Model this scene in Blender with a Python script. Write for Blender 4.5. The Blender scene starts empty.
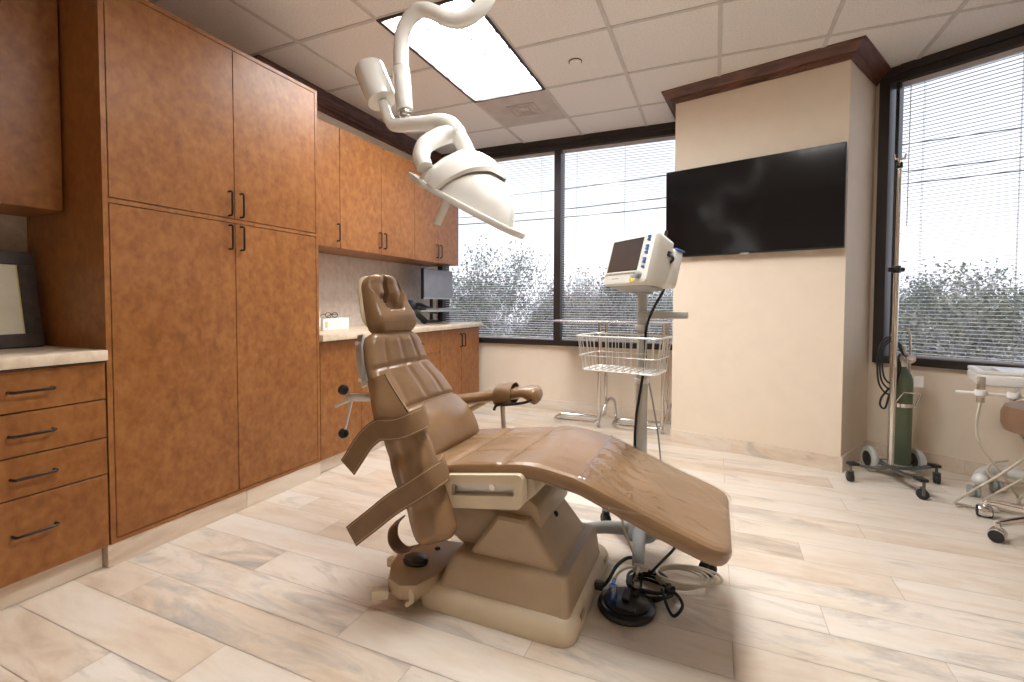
SKY, EXPO = .92, 0.78
import bpy, bmesh, math, random
from mathutils import Vector, Matrix
random.seed(7)
sc = bpy.context.scene
COL = sc.collection
PI = math.pi
V = Vector

# ------------------------------------------------------------------ materials
MATS = {}
def lin(r, g, b):
    f = lambda c: (c / 12.92 if c <= .04045 else ((c + .055) / 1.055) ** 2.4)
    return (f(r / 255), f(g / 255), f(b / 255), 1)

def new_mat(name):
    m = bpy.data.materials.new(name); m.use_nodes = True
    nt = m.node_tree
    b = nt.nodes['Principled BSDF']
    MATS[name] = m
    return m, nt, b

def N(nt, t, **kw):
    n = nt.nodes.new(t)
    for k, v in kw.items():
        if k in n.inputs: n.inputs[k].default_value = v
        else: setattr(n, k, v)
    return n

def ramp(nt, stops):
    r = nt.nodes.new('ShaderNodeValToRGB')
    e = r.color_ramp.elements
    e[0].position, e[0].color = stops[0]
    e[1].position, e[1].color = stops[-1]
    for p, c in stops[1:-1]:
        x = e.new(p); x.color = c
    return r

def simple(name, col, rough=.5, metal=0., bump=0., bscale=200., coat=0., vary=.06, vscale=9., spec=.5):
    m, nt, b = new_mat(name)
    b.inputs['Roughness'].default_value = rough
    b.inputs['Metallic'].default_value = metal
    b.inputs['Coat Weight'].default_value = coat
    b.inputs['Specular IOR Level'].default_value = spec
    tc = N(nt, 'ShaderNodeTexCoord')
    no = N(nt, 'ShaderNodeTexNoise', Scale=vscale, Detail=3.)
    nt.links.new(tc.outputs['Object'], no.inputs['Vector'])
    c1 = tuple(max(0, x * (1 - vary)) for x in col[:3]) + (1,)
    c2 = tuple(min(1, x * (1 + vary)) for x in col[:3]) + (1,)
    r = ramp(nt, [(.35, c1), (.65, c2)])
    nt.links.new(no.outputs['Fac'], r.inputs['Fac'])
    nt.links.new(r.outputs['Color'], b.inputs['Base Color'])
    if bump:
        n2 = N(nt, 'ShaderNodeTexNoise', Scale=bscale, Detail=3.)
        nt.links.new(tc.outputs['Object'], n2.inputs['Vector'])
        bu = N(nt, 'ShaderNodeBump', Strength=bump, Distance=.004)
        nt.links.new(n2.outputs['Fac'], bu.inputs['Height'])
        nt.links.new(bu.outputs['Normal'], b.inputs['Normal'])
    return m

def laminate(name, dark, mid, light, rough=.36):
    m, nt, b = new_mat(name)
    tc = N(nt, 'ShaderNodeTexCoord')
    mp = N(nt, 'ShaderNodeMapping'); mp.inputs['Scale'].default_value = (1, 1, .8)
    nt.links.new(tc.outputs['Object'], mp.inputs['Vector'])
    n1 = N(nt, 'ShaderNodeTexNoise', Scale=21., Detail=3., Roughness=.5, Distortion=.4)
    n2 = N(nt, 'ShaderNodeTexNoise', Scale=2.2, Detail=2.)
    n3 = N(nt, 'ShaderNodeTexNoise', Scale=40., Detail=2., Distortion=.3)
    for n in (n1, n2, n3): nt.links.new(mp.outputs['Vector'], n.inputs['Vector'])
    a = N(nt, 'ShaderNodeMath', operation='MULTIPLY'); a.inputs[1].default_value = .5
    nt.links.new(n1.outputs['Fac'], a.inputs[0])
    c = N(nt, 'ShaderNodeMath', operation='MULTIPLY_ADD'); c.inputs[1].default_value = .22
    nt.links.new(n2.outputs['Fac'], c.inputs[0]); nt.links.new(a.outputs[0], c.inputs[2])
    d = N(nt, 'ShaderNodeMath', operation='MULTIPLY_ADD'); d.inputs[1].default_value = .28
    nt.links.new(n3.outputs['Fac'], d.inputs[0]); nt.links.new(c.outputs[0], d.inputs[2])
    r = ramp(nt, [(.36, dark), (.5, mid), (.64, light)])
    nt.links.new(d.outputs[0], r.inputs['Fac'])
    nt.links.new(r.outputs['Color'], b.inputs['Base Color'])
    b.inputs['Roughness'].default_value = rough
    b.inputs['Specular IOR Level'].default_value = .35
    return m

laminate('cherry_laminate', (.205, .074, .020, 1), (.272, .105, .029, 1), (.335, .140, .042, 1))
laminate('splash_laminate', (.52, .44, .37, 1), (.61, .525, .45, 1), (.68, .60, .53, 1), .45)
laminate('counter_laminate', (.60, .475, .35, 1), (.68, .56, .43, 1), (.76, .65, .52, 1), .3)
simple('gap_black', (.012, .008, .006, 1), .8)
simple('bronze', (.035, .026, .022, 1), .38, .7)
simple('wall_paint', (.80, .70, .575, 1), .6, bump=.05, bscale=260., vary=.015)
simple('door_paint', (.72, .66, .58, 1), .5)
simple('window_bronze', (.028, .021, .019, 1), .42, .2)
simple('blind_white', (.70, .69, .73, 1), .42, vary=.02)
simple('cream_plastic', (.64, .545, .40, 1), .38, vary=.03)
simple('tan_plastic', (.42, .315, .21, 1), .42, vary=.04, bump=.04, bscale=350.)
simple('lamp_white', (.74, .725, .685, 1), .22, coat=.4, vary=.01)
simple('white_plastic', (.80, .80, .78, 1), .35, vary=.02)
simple('monitor_plastic', (.74, .74, .69, 1), .4, vary=.02)
simple('grey_plastic', (.34, .36, .36, 1), .4)
simple('pale_grey', (.58, .59, .57, 1), .4)
simple('black_plastic', (.012, .012, .013, 1), .28)
simple('black_rubber', (.018, .018, .018, 1), .6)
simple('chrome', (.72, .71, .69, 1), .16, 1., vary=.02)
simple('steel', (.56, .55, .53, 1), .3, 1., vary=.04)
simple('grey_leg', (.14, .14, .135, 1), .45, .4)
simple('oxygen_green', (.105, .135, .085, 1), .42, .1)
simple('screen_dark', (.05, .043, .042, 1), .18)
simple('screen_grey', (.20, .205, .24, 1), .3)
simple('tv_black', (.006, .006, .007, 1), .12, vary=0., spec=.35)
simple('blue_mark', (.08, .20, .45, 1), .5)
simple('gilt', (.62, .52, .22, 1), .5)
simple('yellow_mark', (.85, .65, .05, 1), .5)
simple('logo_grey', (.35, .35, .36, 1), .5)
simple('paper_white', (.82, .81, .78, 1), .7)
simple('mat_cream', (.70, .66, .52, 1), .5)
simple('frame_wood', (.035, .02, .012, 1), .4, vary=.3, vscale=30.)
simple('tube_beige', (.55, .50, .40, 1), .45)
simple('wheel_grey', (.50, .50, .48, 1), .6)
simple('bottle_orange', (.80, .50, .22, 1), .35)
simple('strap_leather', (.20, .113, .053, 1), .42, bump=.12, bscale=160., vary=.1)
simple('stitch', (.55, .42, .27, 1), .7)
simple('tbar_white', (.62, .585, .55, 1), .5)
simple('panel_tan', (.55, .49, .45, 1), .55)
simple('bark', (.50, .46, .43, 1), .9, vary=.25, vscale=4.)
simple('stool_leather', (.20, .115, .065, 1), .35, bump=.1, bscale=150.)
simple('grout', (.50, .44, .37, 1), .8)
for nm, c in (('leaf_grey', (.20, .225, .165, 1)), ('leaf_olive', (.25, .25, .175, 1)), ('leaf_rust', (.37, .28, .225, 1))):
    simple(nm, c, .7, vary=.35, vscale=1.5)
simple('basket_white', (.80, .80, .78, 1), .3, .3)
simple('louver_grey', (.16, .16, .17, 1), .5)
simple('cable_black', (.01, .01, .01, 1), .5)

def crown_wood():
    m, nt, b = new_mat('crown_wood')
    tc = N(nt, 'ShaderNodeTexCoord')
    mp = N(nt, 'ShaderNodeMapping'); mp.inputs['Scale'].default_value = (4, 4, 30)
    n = N(nt, 'ShaderNodeTexNoise', Scale=1.5, Detail=4., Distortion=.6)
    nt.links.new(tc.outputs['Object'], mp.inputs['Vector']); nt.links.new(mp.outputs['Vector'], n.inputs['Vector'])
    r = ramp(nt, [(.35, (.062, .020, .011, 1)), (.65, (.165, .066, .036, 1))])
    nt.links.new(n.outputs['Fac'], r.inputs['Fac']); nt.links.new(r.outputs['Color'], b.inputs['Base Color'])
    b.inputs['Roughness'].default_value = .32
crown_wood()

def leather():
    m, nt, b = new_mat('leather')
    tc = N(nt, 'ShaderNodeTexCoord')
    n1 = N(nt, 'ShaderNodeTexNoise', Scale=5., Detail=4.)
    nt.links.new(tc.outputs['Object'], n1.inputs['Vector'])
    r = ramp(nt, [(.3, (.215, .123, .058, 1)), (.7, (.29, .172, .088, 1))])
    nt.links.new(n1.outputs['Fac'], r.inputs['Fac']); nt.links.new(r.outputs['Color'], b.inputs['Base Color'])
    b.inputs['Roughness'].default_value = .27
    v = N(nt, 'ShaderNodeTexVoronoi', Scale=420.)
    n2 = N(nt, 'ShaderNodeTexNoise', Scale=14., Detail=4., Distortion=.8)
    for x in (v, n2): nt.links.new(tc.outputs['Object'], x.inputs['Vector'])
    mm = N(nt, 'ShaderNodeMath', operation='MULTIPLY_ADD'); mm.inputs[1].default_value = .06
    nt.links.new(v.outputs['Distance'], mm.inputs[0]); nt.links.new(n2.outputs['Fac'], mm.inputs[2])
    bu = N(nt, 'ShaderNodeBump', Strength=.22, Distance=.012)
    nt.links.new(mm.outputs[0], bu.inputs['Height']); nt.links.new(bu.outputs['Normal'], b.inputs['Normal'])
leather()

def floor_mat(name, along=0, base_shift=1.):
    # per-plank random values come from the mesh colour attribute "plank" (r: offset, g: tint, b: veining)
    m, nt, b = new_mat(name)
    L = nt.links.new
    tc = N(nt, 'ShaderNodeTexCoord'); at = N(nt, 'ShaderNodeAttribute', attribute_name='plank')
    sp = N(nt, 'ShaderNodeSeparateColor'); L(at.outputs['Color'], sp.inputs['Color'])
    off = N(nt, 'ShaderNodeVectorMath', operation='SCALE'); off.inputs['Scale'].default_value = 37.
    L(at.outputs['Color'], off.inputs[0])
    mp = N(nt, 'ShaderNodeMapping')
    mp.inputs['Scale'].default_value = (1.3, 5., 5.) if along == 0 else (5., 1.3, 5.)
    ad = N(nt, 'ShaderNodeVectorMath', operation='ADD')
    L(tc.outputs['Object'], mp.inputs['Vector']); L(mp.outputs['Vector'], ad.inputs[0]); L(off.outputs['Vector'], ad.inputs[1])
    n1 = N(nt, 'ShaderNodeTexNoise', Scale=1.6, Detail=5., Roughness=.58, Distortion=.7)
    n2 = N(nt, 'ShaderNodeTexNoise', Scale=1.1, Detail=6., Roughness=.65, Distortion=1.6)
    n3 = N(nt, 'ShaderNodeTexNoise', Scale=6., Detail=5., Roughness=.7, Distortion=.4)
    for n in (n1, n2, n3): L(ad.outputs['Vector'], n.inputs['Vector'])
    # cream to tan
    s1 = N(nt, 'ShaderNodeMath', operation='MULTIPLY_ADD'); s1.inputs[1].default_value = .36; 
    L(sp.outputs['Green'], s1.inputs[0]); L(n1.outputs['Fac'], s1.inputs[2])
    r1 = ramp(nt, [(.42, (.80, .745, .68, 1)), (.66, (.77, .69, .595, 1)), (.86, (.70, .585, .465, 1)), (1., (.57, .45, .345, 1))])
    L(s1.outputs[0], r1.inputs['Fac'])
    # fine grain
    r3 = ramp(nt, [(.33, (.93, .905, .875, 1)), (.6, (1, 1, 1, 1))]); L(n3.outputs['Fac'], r3.inputs['Fac'])
    mx = N(nt, 'ShaderNodeMix', data_type='RGBA', blend_type='MULTIPLY'); mx.inputs['Factor'].default_value = .8
    L(r1.outputs['Color'], mx.inputs['A']); L(r3.outputs['Color'], mx.inputs['B'])
    # grey veins on some planks
    s2 = N(nt, 'ShaderNodeMath', operation='MULTIPLY_ADD'); s2.inputs[1].default_value = .22
    L(sp.outputs['Blue'], s2.inputs[0]); L(n2.outputs['Fac'], s2.inputs[2])
    r2 = ramp(nt, [(.70, (0, 0, 0, 1)), (.90, (.75, .75, .75, 1))]); L(s2.outputs[0], r2.inputs['Fac'])
    m2 = N(nt, 'ShaderNodeMix', data_type='RGBA', blend_type='MIX')
    L(r2.outputs['Color'], m2.inputs['Factor']); L(mx.outputs['Result'], m2.inputs['A']); m2.inputs['B'].default_value = (.34, .32, .30, 1)
    L(m2.outputs['Result'], b.inputs['Base Color'])
    b.inputs['Roughness'].default_value = .36
    b.inputs['Specular IOR Level'].default_value = .45
    bu = N(nt, 'ShaderNodeBump', Strength=.06, Distance=.004); L(n3.outputs['Fac'], bu.inputs['Height']); L(bu.outputs['Normal'], b.inputs['Normal'])
floor_mat('plank_floor'); floor_mat('plank_base', 0); floor_mat('plank_base_side', 1)

def ceiling_mat():
    m, nt, b = new_mat('ceiling_tile')
    tc = N(nt, 'ShaderNodeTexCoord')
    n = N(nt, 'ShaderNodeTexNoise', Scale=110., Detail=3., Roughness=.7)
    n2 = N(nt, 'ShaderNodeTexNoise', Scale=2., Detail=2.)
    for x in (n, n2): nt.links.new(tc.outputs['Object'], x.inputs['Vector'])
    r = ramp(nt, [(.36, (.72, .68, .65, 1)), (.5, (.86, .83, .805, 1))])
    nt.links.new(n.outputs['Fac'], r.inputs['Fac'])
    nt.links.new(r.outputs['Color'], b.inputs['Base Color'])
    b.inputs['Roughness'].default_value = .9
    bu = N(nt, 'ShaderNodeBump', Strength=.5, Distance=.004)
    nt.links.new(n.outputs['Fac'], bu.inputs['Height']); nt.links.new(bu.outputs['Normal'], b.inputs['Normal'])
ceiling_mat()

def emit(name, col, s):
    m, nt, b = new_mat(name)
    b.inputs['Base Color'].default_value = (.8, .8, .8, 1)
    b.inputs['Emission Color'].default_value = col
    b.inputs['Emission Strength'].default_value = s
    n = N(nt, 'ShaderNodeTexNoise', Scale=4.)
    nt.links.new(n.outputs['Fac'], b.inputs['Roughness'])
emit('lamp_glow', (1, .985, .965, 1), 19.)

def clear(name, tint=(1, 1, 1, 1), gl=.12, rough=.02, bump=0., bscale=10.):
    m, nt, b = new_mat(name)
    nt.nodes.remove(b)
    out = nt.nodes['Material Output']
    tr = N(nt, 'ShaderNodeBsdfTransparent'); tr.inputs['Color'].default_value = tint
    g = N(nt, 'ShaderNodeBsdfGlossy'); g.inputs['Roughness'].default_value = rough
    fr = N(nt, 'ShaderNodeLayerWeight'); fr.inputs['Blend'].default_value = .5
    pw = N(nt, 'ShaderNodeMath', operation='POWER'); pw.inputs[1].default_value = 5.
    mu = N(nt, 'ShaderNodeMath', operation='MULTIPLY_ADD'); mu.inputs[1].default_value = .85; mu.inputs[2].default_value = .04 + gl
    nt.links.new(fr.outputs['Facing'], pw.inputs[0]); nt.links.new(pw.outputs[0], mu.inputs[0])
    mx = N(nt, 'ShaderNodeMixShader')
    nt.links.new(mu.outputs[0], mx.inputs['Fac']); nt.links.new(tr.outputs[0], mx.inputs[1]); nt.links.new(g.outputs[0], mx.inputs[2])
    nt.links.new(mx.outputs[0], out.inputs['Surface'])
    if bump:
        tc = N(nt, 'ShaderNodeTexCoord')
        n = N(nt, 'ShaderNodeTexNoise', Scale=bscale, Detail=3., Distortion=1.)
        nt.links.new(tc.outputs['Object'], n.inputs['Vector'])
        bu = N(nt, 'ShaderNodeBump', Strength=bump, Distance=.03)
        nt.links.new(n.outputs['Fac'], bu.inputs['Height'])
        for x in (g, fr): nt.links.new(bu.outputs['Normal'], x.inputs['Normal'])
clear('window_glass', (.97, .98, 1, 1), -.032)
clear('plastic_film', (.985, .98, .975, 1), .02, .05, bump=.16, bscale=9.)
clear('clear_plug', (.75, .72, .68, 1), .1, .1)
clear('blue_plug', (.30, .55, .95, 1), .12, .1)

# ------------------------------------------------------------------ mesh helpers
def BM(): return bmesh.new()

def box(bm, x0, x1, y0, y1, z0, z1, bev=0., seg=2, M=None):
    x0, x1 = min(x0, x1), max(x0, x1); y0, y1 = min(y0, y1), max(y0, y1); z0, z1 = min(z0, z1), max(z0, z1)
    vs = [bm.verts.new((x, y, z)) for z in (z0, z1) for y in (y0, y1) for x in (x0, x1)]
    fs = [bm.faces.new([vs[i] for i in f]) for f in ((0, 2, 3, 1), (4, 5, 7, 6), (0, 1, 5, 4), (2, 6, 7, 3), (0, 4, 6, 2), (1, 3, 7, 5))]
    if bev:
        es = list({e for f in fs for e in f.edges})
        r = bmesh.ops.bevel(bm, geom=es, offset=bev, segments=seg, affect='EDGES', profile=.5)
        vs = list({v for f in r['faces'] for v in f.verts} | {v for v in vs if v.is_valid})
    if M is not None:
        bmesh.ops.transform(bm, matrix=M, verts=vs)
    return vs

def loft(bm, rings, cap=True, closed=True):
    R = [[bm.verts.new(p) for p in r] for r in rings]
    n = len(R[0])
    for a, b in zip(R, R[1:]):
        for i in range(n if closed else n - 1):
            j = (i + 1) % n
            bm.faces.new((a[i], a[j], b[j], b[i]))
    if cap and closed:
        bm.faces.new(list(reversed(R[0]))); bm.faces.new(R[-1])
    return R

def cr(pts, k=8):
    pts = [V(p) for p in pts]
    P = [pts[0] * 2 - pts[1]] + pts + [pts[-1] * 2 - pts[-2]]
    out = []
    for i in range(1, len(P) - 2):
        p0, p1, p2, p3 = P[i - 1:i + 3]
        for j in range(k):
            t = j / k
            out.append(.5 * ((2 * p1) + (p2 - p0) * t + (2 * p0 - 5 * p1 + 4 * p2 - p3) * t * t + (3 * p1 - p0 - 3 * p2 + p3) * t ** 3))
    out.append(pts[-1])
    return out

def tube(bm, pts, r, n=10, k=0, cap=True, closed=False, flat=1.):
    if k: 
        if isinstance(r, (list, tuple)):
            rr = []
            for a, b in zip(r, r[1:]):
                rr += [a + (b - a) * j / k for j in range(k)]
            r = rr + [r[-1]]
        pts = cr(pts, k)
    pts = [V(p) for p in pts]
    m = len(pts)
    T = []
    for i in range(m):
        a = pts[(i - 1) % m] if (closed or i > 0) else pts[i]
        b = pts[(i + 1) % m] if (closed or i < m - 1) else pts[i]
        d = (b - a)
        T.append(d.normalized() if d.length > 1e-9 else V((0, 0, 1)))
    u = T[0].orthogonal().normalized()
    rings = []
    for i in range(m):
        u = (u - T[i] * u.dot(T[i]))
        u = u.normalized() if u.length > 1e-6 else T[i].orthogonal().normalized()
        w = T[i].cross(u)
        ri = r[i] if isinstance(r, (list, tuple)) else r
        rings.append([pts[i] + u * (ri * math.cos(2 * PI * q / n)) + w * (ri * flat * math.sin(2 * PI * q / n)) for q in range(n)])
    if closed:
        rings.append(rings[0])
        R = [[bm.verts.new(p) for p in g] for g in rings[:-1]]
        for i in range(m):
            a, b = R[i], R[(i + 1) % m]
            for q in range(n):
                bm.faces.new((a[q], a[(q + 1) % n], b[(q + 1) % n], b[q]))
    else:
        loft(bm, rings, cap)

def lathe(bm, prof, n=24, M=None):
    rings = [[V((max(r, 1e-4) * math.cos(2 * PI * q / n), max(r, 1e-4) * math.sin(2 * PI * q / n), z)) for q in range(n)] for r, z in prof]
    if M is not None: rings = [[M @ p for p in g] for g in rings]
    loft(bm, rings, True)

def axis_M(p, d):
    d = V(d).normalized()
    return Matrix.Translation(p) @ d.to_track_quat('Z', 'Y').to_matrix().to_4x4()

def cyl(bm, a, b, r, n=16, bev=0.):
    a, b = V(a), V(b); L = (b - a).length
    pr = [(r, 0), (r, L)] if not bev else [(r - bev, 0), (r - .3 * bev, .3 * bev), (r, bev), (r, L - bev), (r - .3 * bev, L - .3 * bev), (r - bev, L)]
    lathe(bm, pr, n, axis_M(a, b - a))

def ball(bm, p, r, n=14, sz=1.):
    pr = [(r * math.sin(PI * i / 10), -r * sz * math.cos(PI * i / 10)) for i in range(11)]
    lathe(bm, pr, n, Matrix.Translation(p))

def prism(bm, poly, d0, d1, axis='z', bev=0., seg=2):
    def P(a, b, c): return {'z': (a, b, c), 'x': (c, a, b), 'y': (a, c, b)}[axis]
    A = [bm.verts.new(P(a, b, d0)) for a, b in poly]; B = [bm.verts.new(P(a, b, d1)) for a, b in poly]
    n = len(poly); fs = []
    for i in range(n):
        fs.append(bm.faces.new((A[i], A[(i + 1) % n], B[(i + 1) % n], B[i])))
    fs.append(bm.faces.new(list(reversed(A)))); fs.append(bm.faces.new(B))
    if bev:
        bmesh.ops.bevel(bm, geom=list({e for f in fs for e in f.edges}), offset=bev, segments=seg, affect='EDGES', profile=.5)

def rrect(cx, cy, hx, hy, r, z, n=6):
    out = []
    for sx, sy, a0 in ((1, 1, 0), (-1, 1, PI / 2), (-1, -1, PI), (1, -1, 1.5 * PI)):
        for i in range(n + 1):
            a = a0 + PI / 2 * i / n
            out.append(V((cx + sx * (hx - r) + r * math.cos(a), cy + sy * (hy - r) + r * math.sin(a), z)))
    return out

def ribbon(bm, pts, wdir, w, t=.004):
    """flat strap: centre points, width directions, width, thickness"""
    rings = []
    m = len(pts)
    for i in range(m):
        a = pts[max(0, i - 1)]; b = pts[min(m - 1, i + 1)]
        T = (V(b) - V(a)).normalized(); W = V(wdir[i]); W = (W - T * W.dot(T)).normalized(); Nn = T.cross(W)
        ww = w[i] if isinstance(w, (list, tuple)) else w
        p = V(pts[i])
        rings.append([p - W * ww / 2 - Nn * t / 2, p + W * ww / 2 - Nn * t / 2, p + W * ww / 2 + Nn * t / 2, p - W * ww / 2 + Nn * t / 2])
    loft(bm, rings, True)

def cushion(bm, prof, W, hw, thick, re=.03, rp=.05, disp=None, nu=70, nv=36, edge=.12, Nup=None, rp0=None, tilt=None):
    """upholstered pad. prof: centre-line points of the top surface; W: width direction; hw: half width (number or f(u));
    thick: thickness (number or f(u)); re: end rounding; rp: corner radius in plan; disp(s,v): offset of the top surface"""
    P = cr(prof, 12); W = V(W).normalized()
    acc = [0.]
    for a, b in zip(P, P[1:]): acc.append(acc[-1] + (b - a).length)
    L = acc[-1]
    def at(s):
        s = min(max(s, 0), L)
        for i in range(len(acc) - 1):
            if s <= acc[i + 1] + 1e-12:
                t = (s - acc[i]) / max(1e-9, acc[i + 1] - acc[i]); return P[i].lerp(P[i + 1], t), (P[i + 1] - P[i]).normalized()
        return P[-1], (P[-1] - P[-2]).normalized()
    rp0 = rp if rp0 is None else rp0
    ss = sorted(set([L * i / nu for i in range(nu + 1)] + [re * (1 - math.cos(PI / 2 * i / 8)) for i in range(9)] + [L - re * (1 - math.cos(PI / 2 * i / 8)) for i in range(9)]))
    rings = []
    for s in ss:
        p, T = at(s)
        # smooth tangent
        T = (at(s + .02)[0] - at(s - .02)[0]).normalized()
        Nn = T.cross(W).normalized()
        if Nup is not None and Nn.dot(V(Nup)) < 0: Nn = -Nn
        u = s / L
        h = hw(u) if callable(hw) else hw
        t = thick(u) if callable(thick) else thick
        d0, d1 = s, L - s
        d = min(d0, d1)
        k = math.sqrt(max(0, 1 - (1 - min(1, d / re)) ** 2)); k = max(k, .06)
        rr = rp0 if d0 < d1 else rp
        if d < rr: h -= rr * (1 - math.sqrt(max(0, 1 - (1 - d / rr) ** 2)))
        Wd = W
        if tilt: Wd = (Matrix.Rotation(tilt(u), 3, T) @ W); Nn2 = (Matrix.Rotation(tilt(u), 3, T) @ Nn)
        else: Nn2 = Nn
        top, bot = [], []
        for i in range(nv + 1):
            x = -1 + 2 * i / nv
            # denser near the edges
            v = math.copysign(1 - (1 - abs(x)) ** 1.35, x)
            q = max(0, (abs(v) - (1 - edge)) / edge)
            hh = math.sqrt(max(0, 1 - q * q))
            z = (t / 2) * k * hh
            o = 0
            if disp: o = disp(s, v) * min(1, hh * 1.2) * min(1, d / (re * 1.2))
            base = p - Nn2 * (t / 2) + Wd * (h * v)
            top.append(base + Nn2 * (z + o)); 
            if 0 < i < nv: bot.append(base - Nn2 * z)
        rings.append(top + list(reversed(bot)))
    loft(bm, rings, True)
    return L

# ------------------------------------------------------------------ objects
WM = {}
def finish(name, bm, mat, smooth=35):
    me = bpy.data.meshes.new(name)
    bmesh.ops.recalc_face_normals(bm, faces=bm.faces[:])
    bm.to_mesh(me); bm.free()
    if mat: me.materials.append(MATS[mat])
    if smooth:
        me.polygons.foreach_set('use_smooth', [True] * len(me.polygons))
        me.set_sharp_from_angle(angle=math.radians(smooth))
    return me

def thing(name, label, cat, loc, group=None, rz=0.):
    o = bpy.data.objects.new(name, None); COL.objects.link(o)
    o.empty_display_size = .05
    o.location = loc; o.rotation_euler = (0, 0, rz)
    o['label'] = label; o['category'] = cat
    if group: o['group'] = group
    WM[o.name] = Matrix.Translation(loc) @ Matrix.Rotation(rz, 4, 'Z')
    return o

def part(name, bm, mat, parent, label=None, smooth=35, kind=None):
    """a part from world-space geometry"""
    Wp = WM[parent.name]
    bmesh.ops.transform(bm, matrix=Wp.inverted(), verts=bm.verts[:])
    o = bpy.data.objects.new(name, finish(name, bm, mat, smooth)); COL.objects.link(o)
    o.parent = parent; WM[o.name] = Wp
    if label: o['label'] = label
    if kind: o['kind'] = kind
    return o

def solo(name, bm, mat, label=None, cat=None, group=None, kind=None, smooth=35):
    xs = [v.co for v in bm.verts]
    c = V(((min(p.x for p in xs) + max(p.x for p in xs)) / 2, (min(p.y for p in xs) + max(p.y for p in xs)) / 2, min(p.z for p in xs)))
    bmesh.ops.translate(bm, vec=-c, verts=bm.verts[:])
    o = bpy.data.objects.new(name, finish(name, bm, mat, smooth)); COL.objects.link(o)
    o.location = c; WM[o.name] = Matrix.Translation(c)
    if label: o['label'] = label
    if cat: o['category'] = cat
    if group: o['group'] = group
    if kind: o['kind'] = kind
    return o

def struct(name, bm, mat, smooth=35): return solo(name, bm, mat, kind='structure', smooth=smooth)
# ------------------------------------------------------------------ room shell
H = 2.74
XW = -2.88            # wall behind the cabinets
YW = 4.62             # window wall
AZ = math.radians(31.6)
RD = V((math.cos(AZ), -math.sin(AZ), 0)); RN = V((math.sin(AZ), math.cos(AZ), 0))   # angled window wall: along, outward
CA, CB, CC, CD = V((-.309, 3.946, 0)), V((.768, 3.666, 0)), V((1.03, 4.216, 0)), V((-.25, 4.62, 0))
XR, YB = 2.75, -1.7

def clip(bm):
    for co, no in ((V((0, YW + .12, 0)), V((0, 1, 0))), (CC + RN * .12, RN), (V((XR + .05, 0, 0)), V((1, 0, 0))), (V((0, YB - .05, 0)), V((0, -1, 0))), (V((XW - .05, 0, 0)), V((-1, 0, 0)))):
        bmesh.ops.bisect_plane(bm, geom=bm.verts[:] + bm.edges[:] + bm.faces[:], plane_co=co, plane_no=no, clear_outer=True)

def plank_colors(bm, cells):
    """cells: list of (x0,x1,y0,y1,z0,z1, rnd) boxes with their own random colour"""
    lay = bm.loops.layers.float_color.new('plank')
    for c in cells:
        x0, x1, y0, y1, z0, z1, rnd = c
        n0 = len(bm.faces)
        vs = [bm.verts.new(p) for p in ((x0, y0, z1), (x1, y0, z1), (x1, y1, z1), (x0, y1, z1))]
        f = bm.faces.new(vs)
        for l in f.loops: l[lay] = (*rnd, 1)

rf = random.Random(3)
bm = BM(); cells = []
PW, PL = .1655, 1.196
known = {0: 3, 2: 0, 4: 0, 5: 2, 6: 1, 7: 0, 8: 2, 9: 1, -1: 2, -2: 0, 1: 1, 3: 2}
for r in range(-17, 26):
    y0 = .838 + PW * r
    q = known.get(r, (r * 2) % 4)
    x = .068 + .299 * q - PL * 4
    while x < 3:
        rnd = [rf.random() for _ in range(3)]
        if r in (2, 3) and x < -1.5: rnd[2] = .98
        cells.append((x + .0012, x + PL - .0012, y0 + .0012, y0 + PW - .0012, 0, 0, rnd)); x += PL
plank_colors(bm, cells); clip(bm)
floor = struct('floor', bm, 'plank_floor', 0)
bm = BM(); box(bm, XW - .1, XR + .1, YB - .1, YW + .2, -.12, -.003)
bmesh.ops.bisect_plane(bm, geom=bm.verts[:] + bm.edges[:] + bm.faces[:], plane_co=CC + RN * .14, plane_no=RN, clear_outer=True)
part('grout_bed', bm, 'grout', floor, smooth=0)

# ceiling: tiles in a hung grid
fix = [(-3, -1), (-1, -3)]
fcells = set()
for i, j in fix: fcells |= {(i, j), (i, j + 1)}
vent = (-3, 1)
bm = BM()
for i in range(-6, 6):
    for j in range(-9, 5):
        if (i, j) in fcells or (i, j) == vent: continue
        x0, y0 = .61 * i, 2.864 + .61 * j
        bm.faces.new([bm.verts.new(p) for p in ((x0, y0, H), (x0, y0 + .61, H), (x0 + .61, y0 + .61, H), (x0 + .61, y0, H))])
clip(bm)
ceiling = struct('ceiling', bm, 'ceiling_tile', 0)
bm = BM()
for i in range(-5, 6):
    x = .61 * i
    box(bm, x - .012, x + .012, -2.7, 6, H - .005, H + .01)
for j in range(-9, 5):
    y = 2.864 + .61 * j
    for i in range(-6, 6):
        if (i, j - 1) in fcells and (i, j) in fcells: continue
        box(bm, .61 * i + .012, .61 * i + .598, y - .012, y + .012, H - .0047, H + .0097)
clip(bm)
part('ceiling_grid', bm, 'tbar_white', ceiling, smooth=0)

# plenum slab above, so no sky light leaks in
bm = BM(); box(bm, XW - .1, XR + .1, YB - .1, YW + .12, H + .16, H + .2)
bmesh.ops.bisect_plane(bm, geom=bm.verts[:] + bm.edges[:] + bm.faces[:], plane_co=CC + RN * .12, plane_no=RN, clear_outer=True)
part('roof_slab', bm, 'panel_tan', ceiling, smooth=0)

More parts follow.
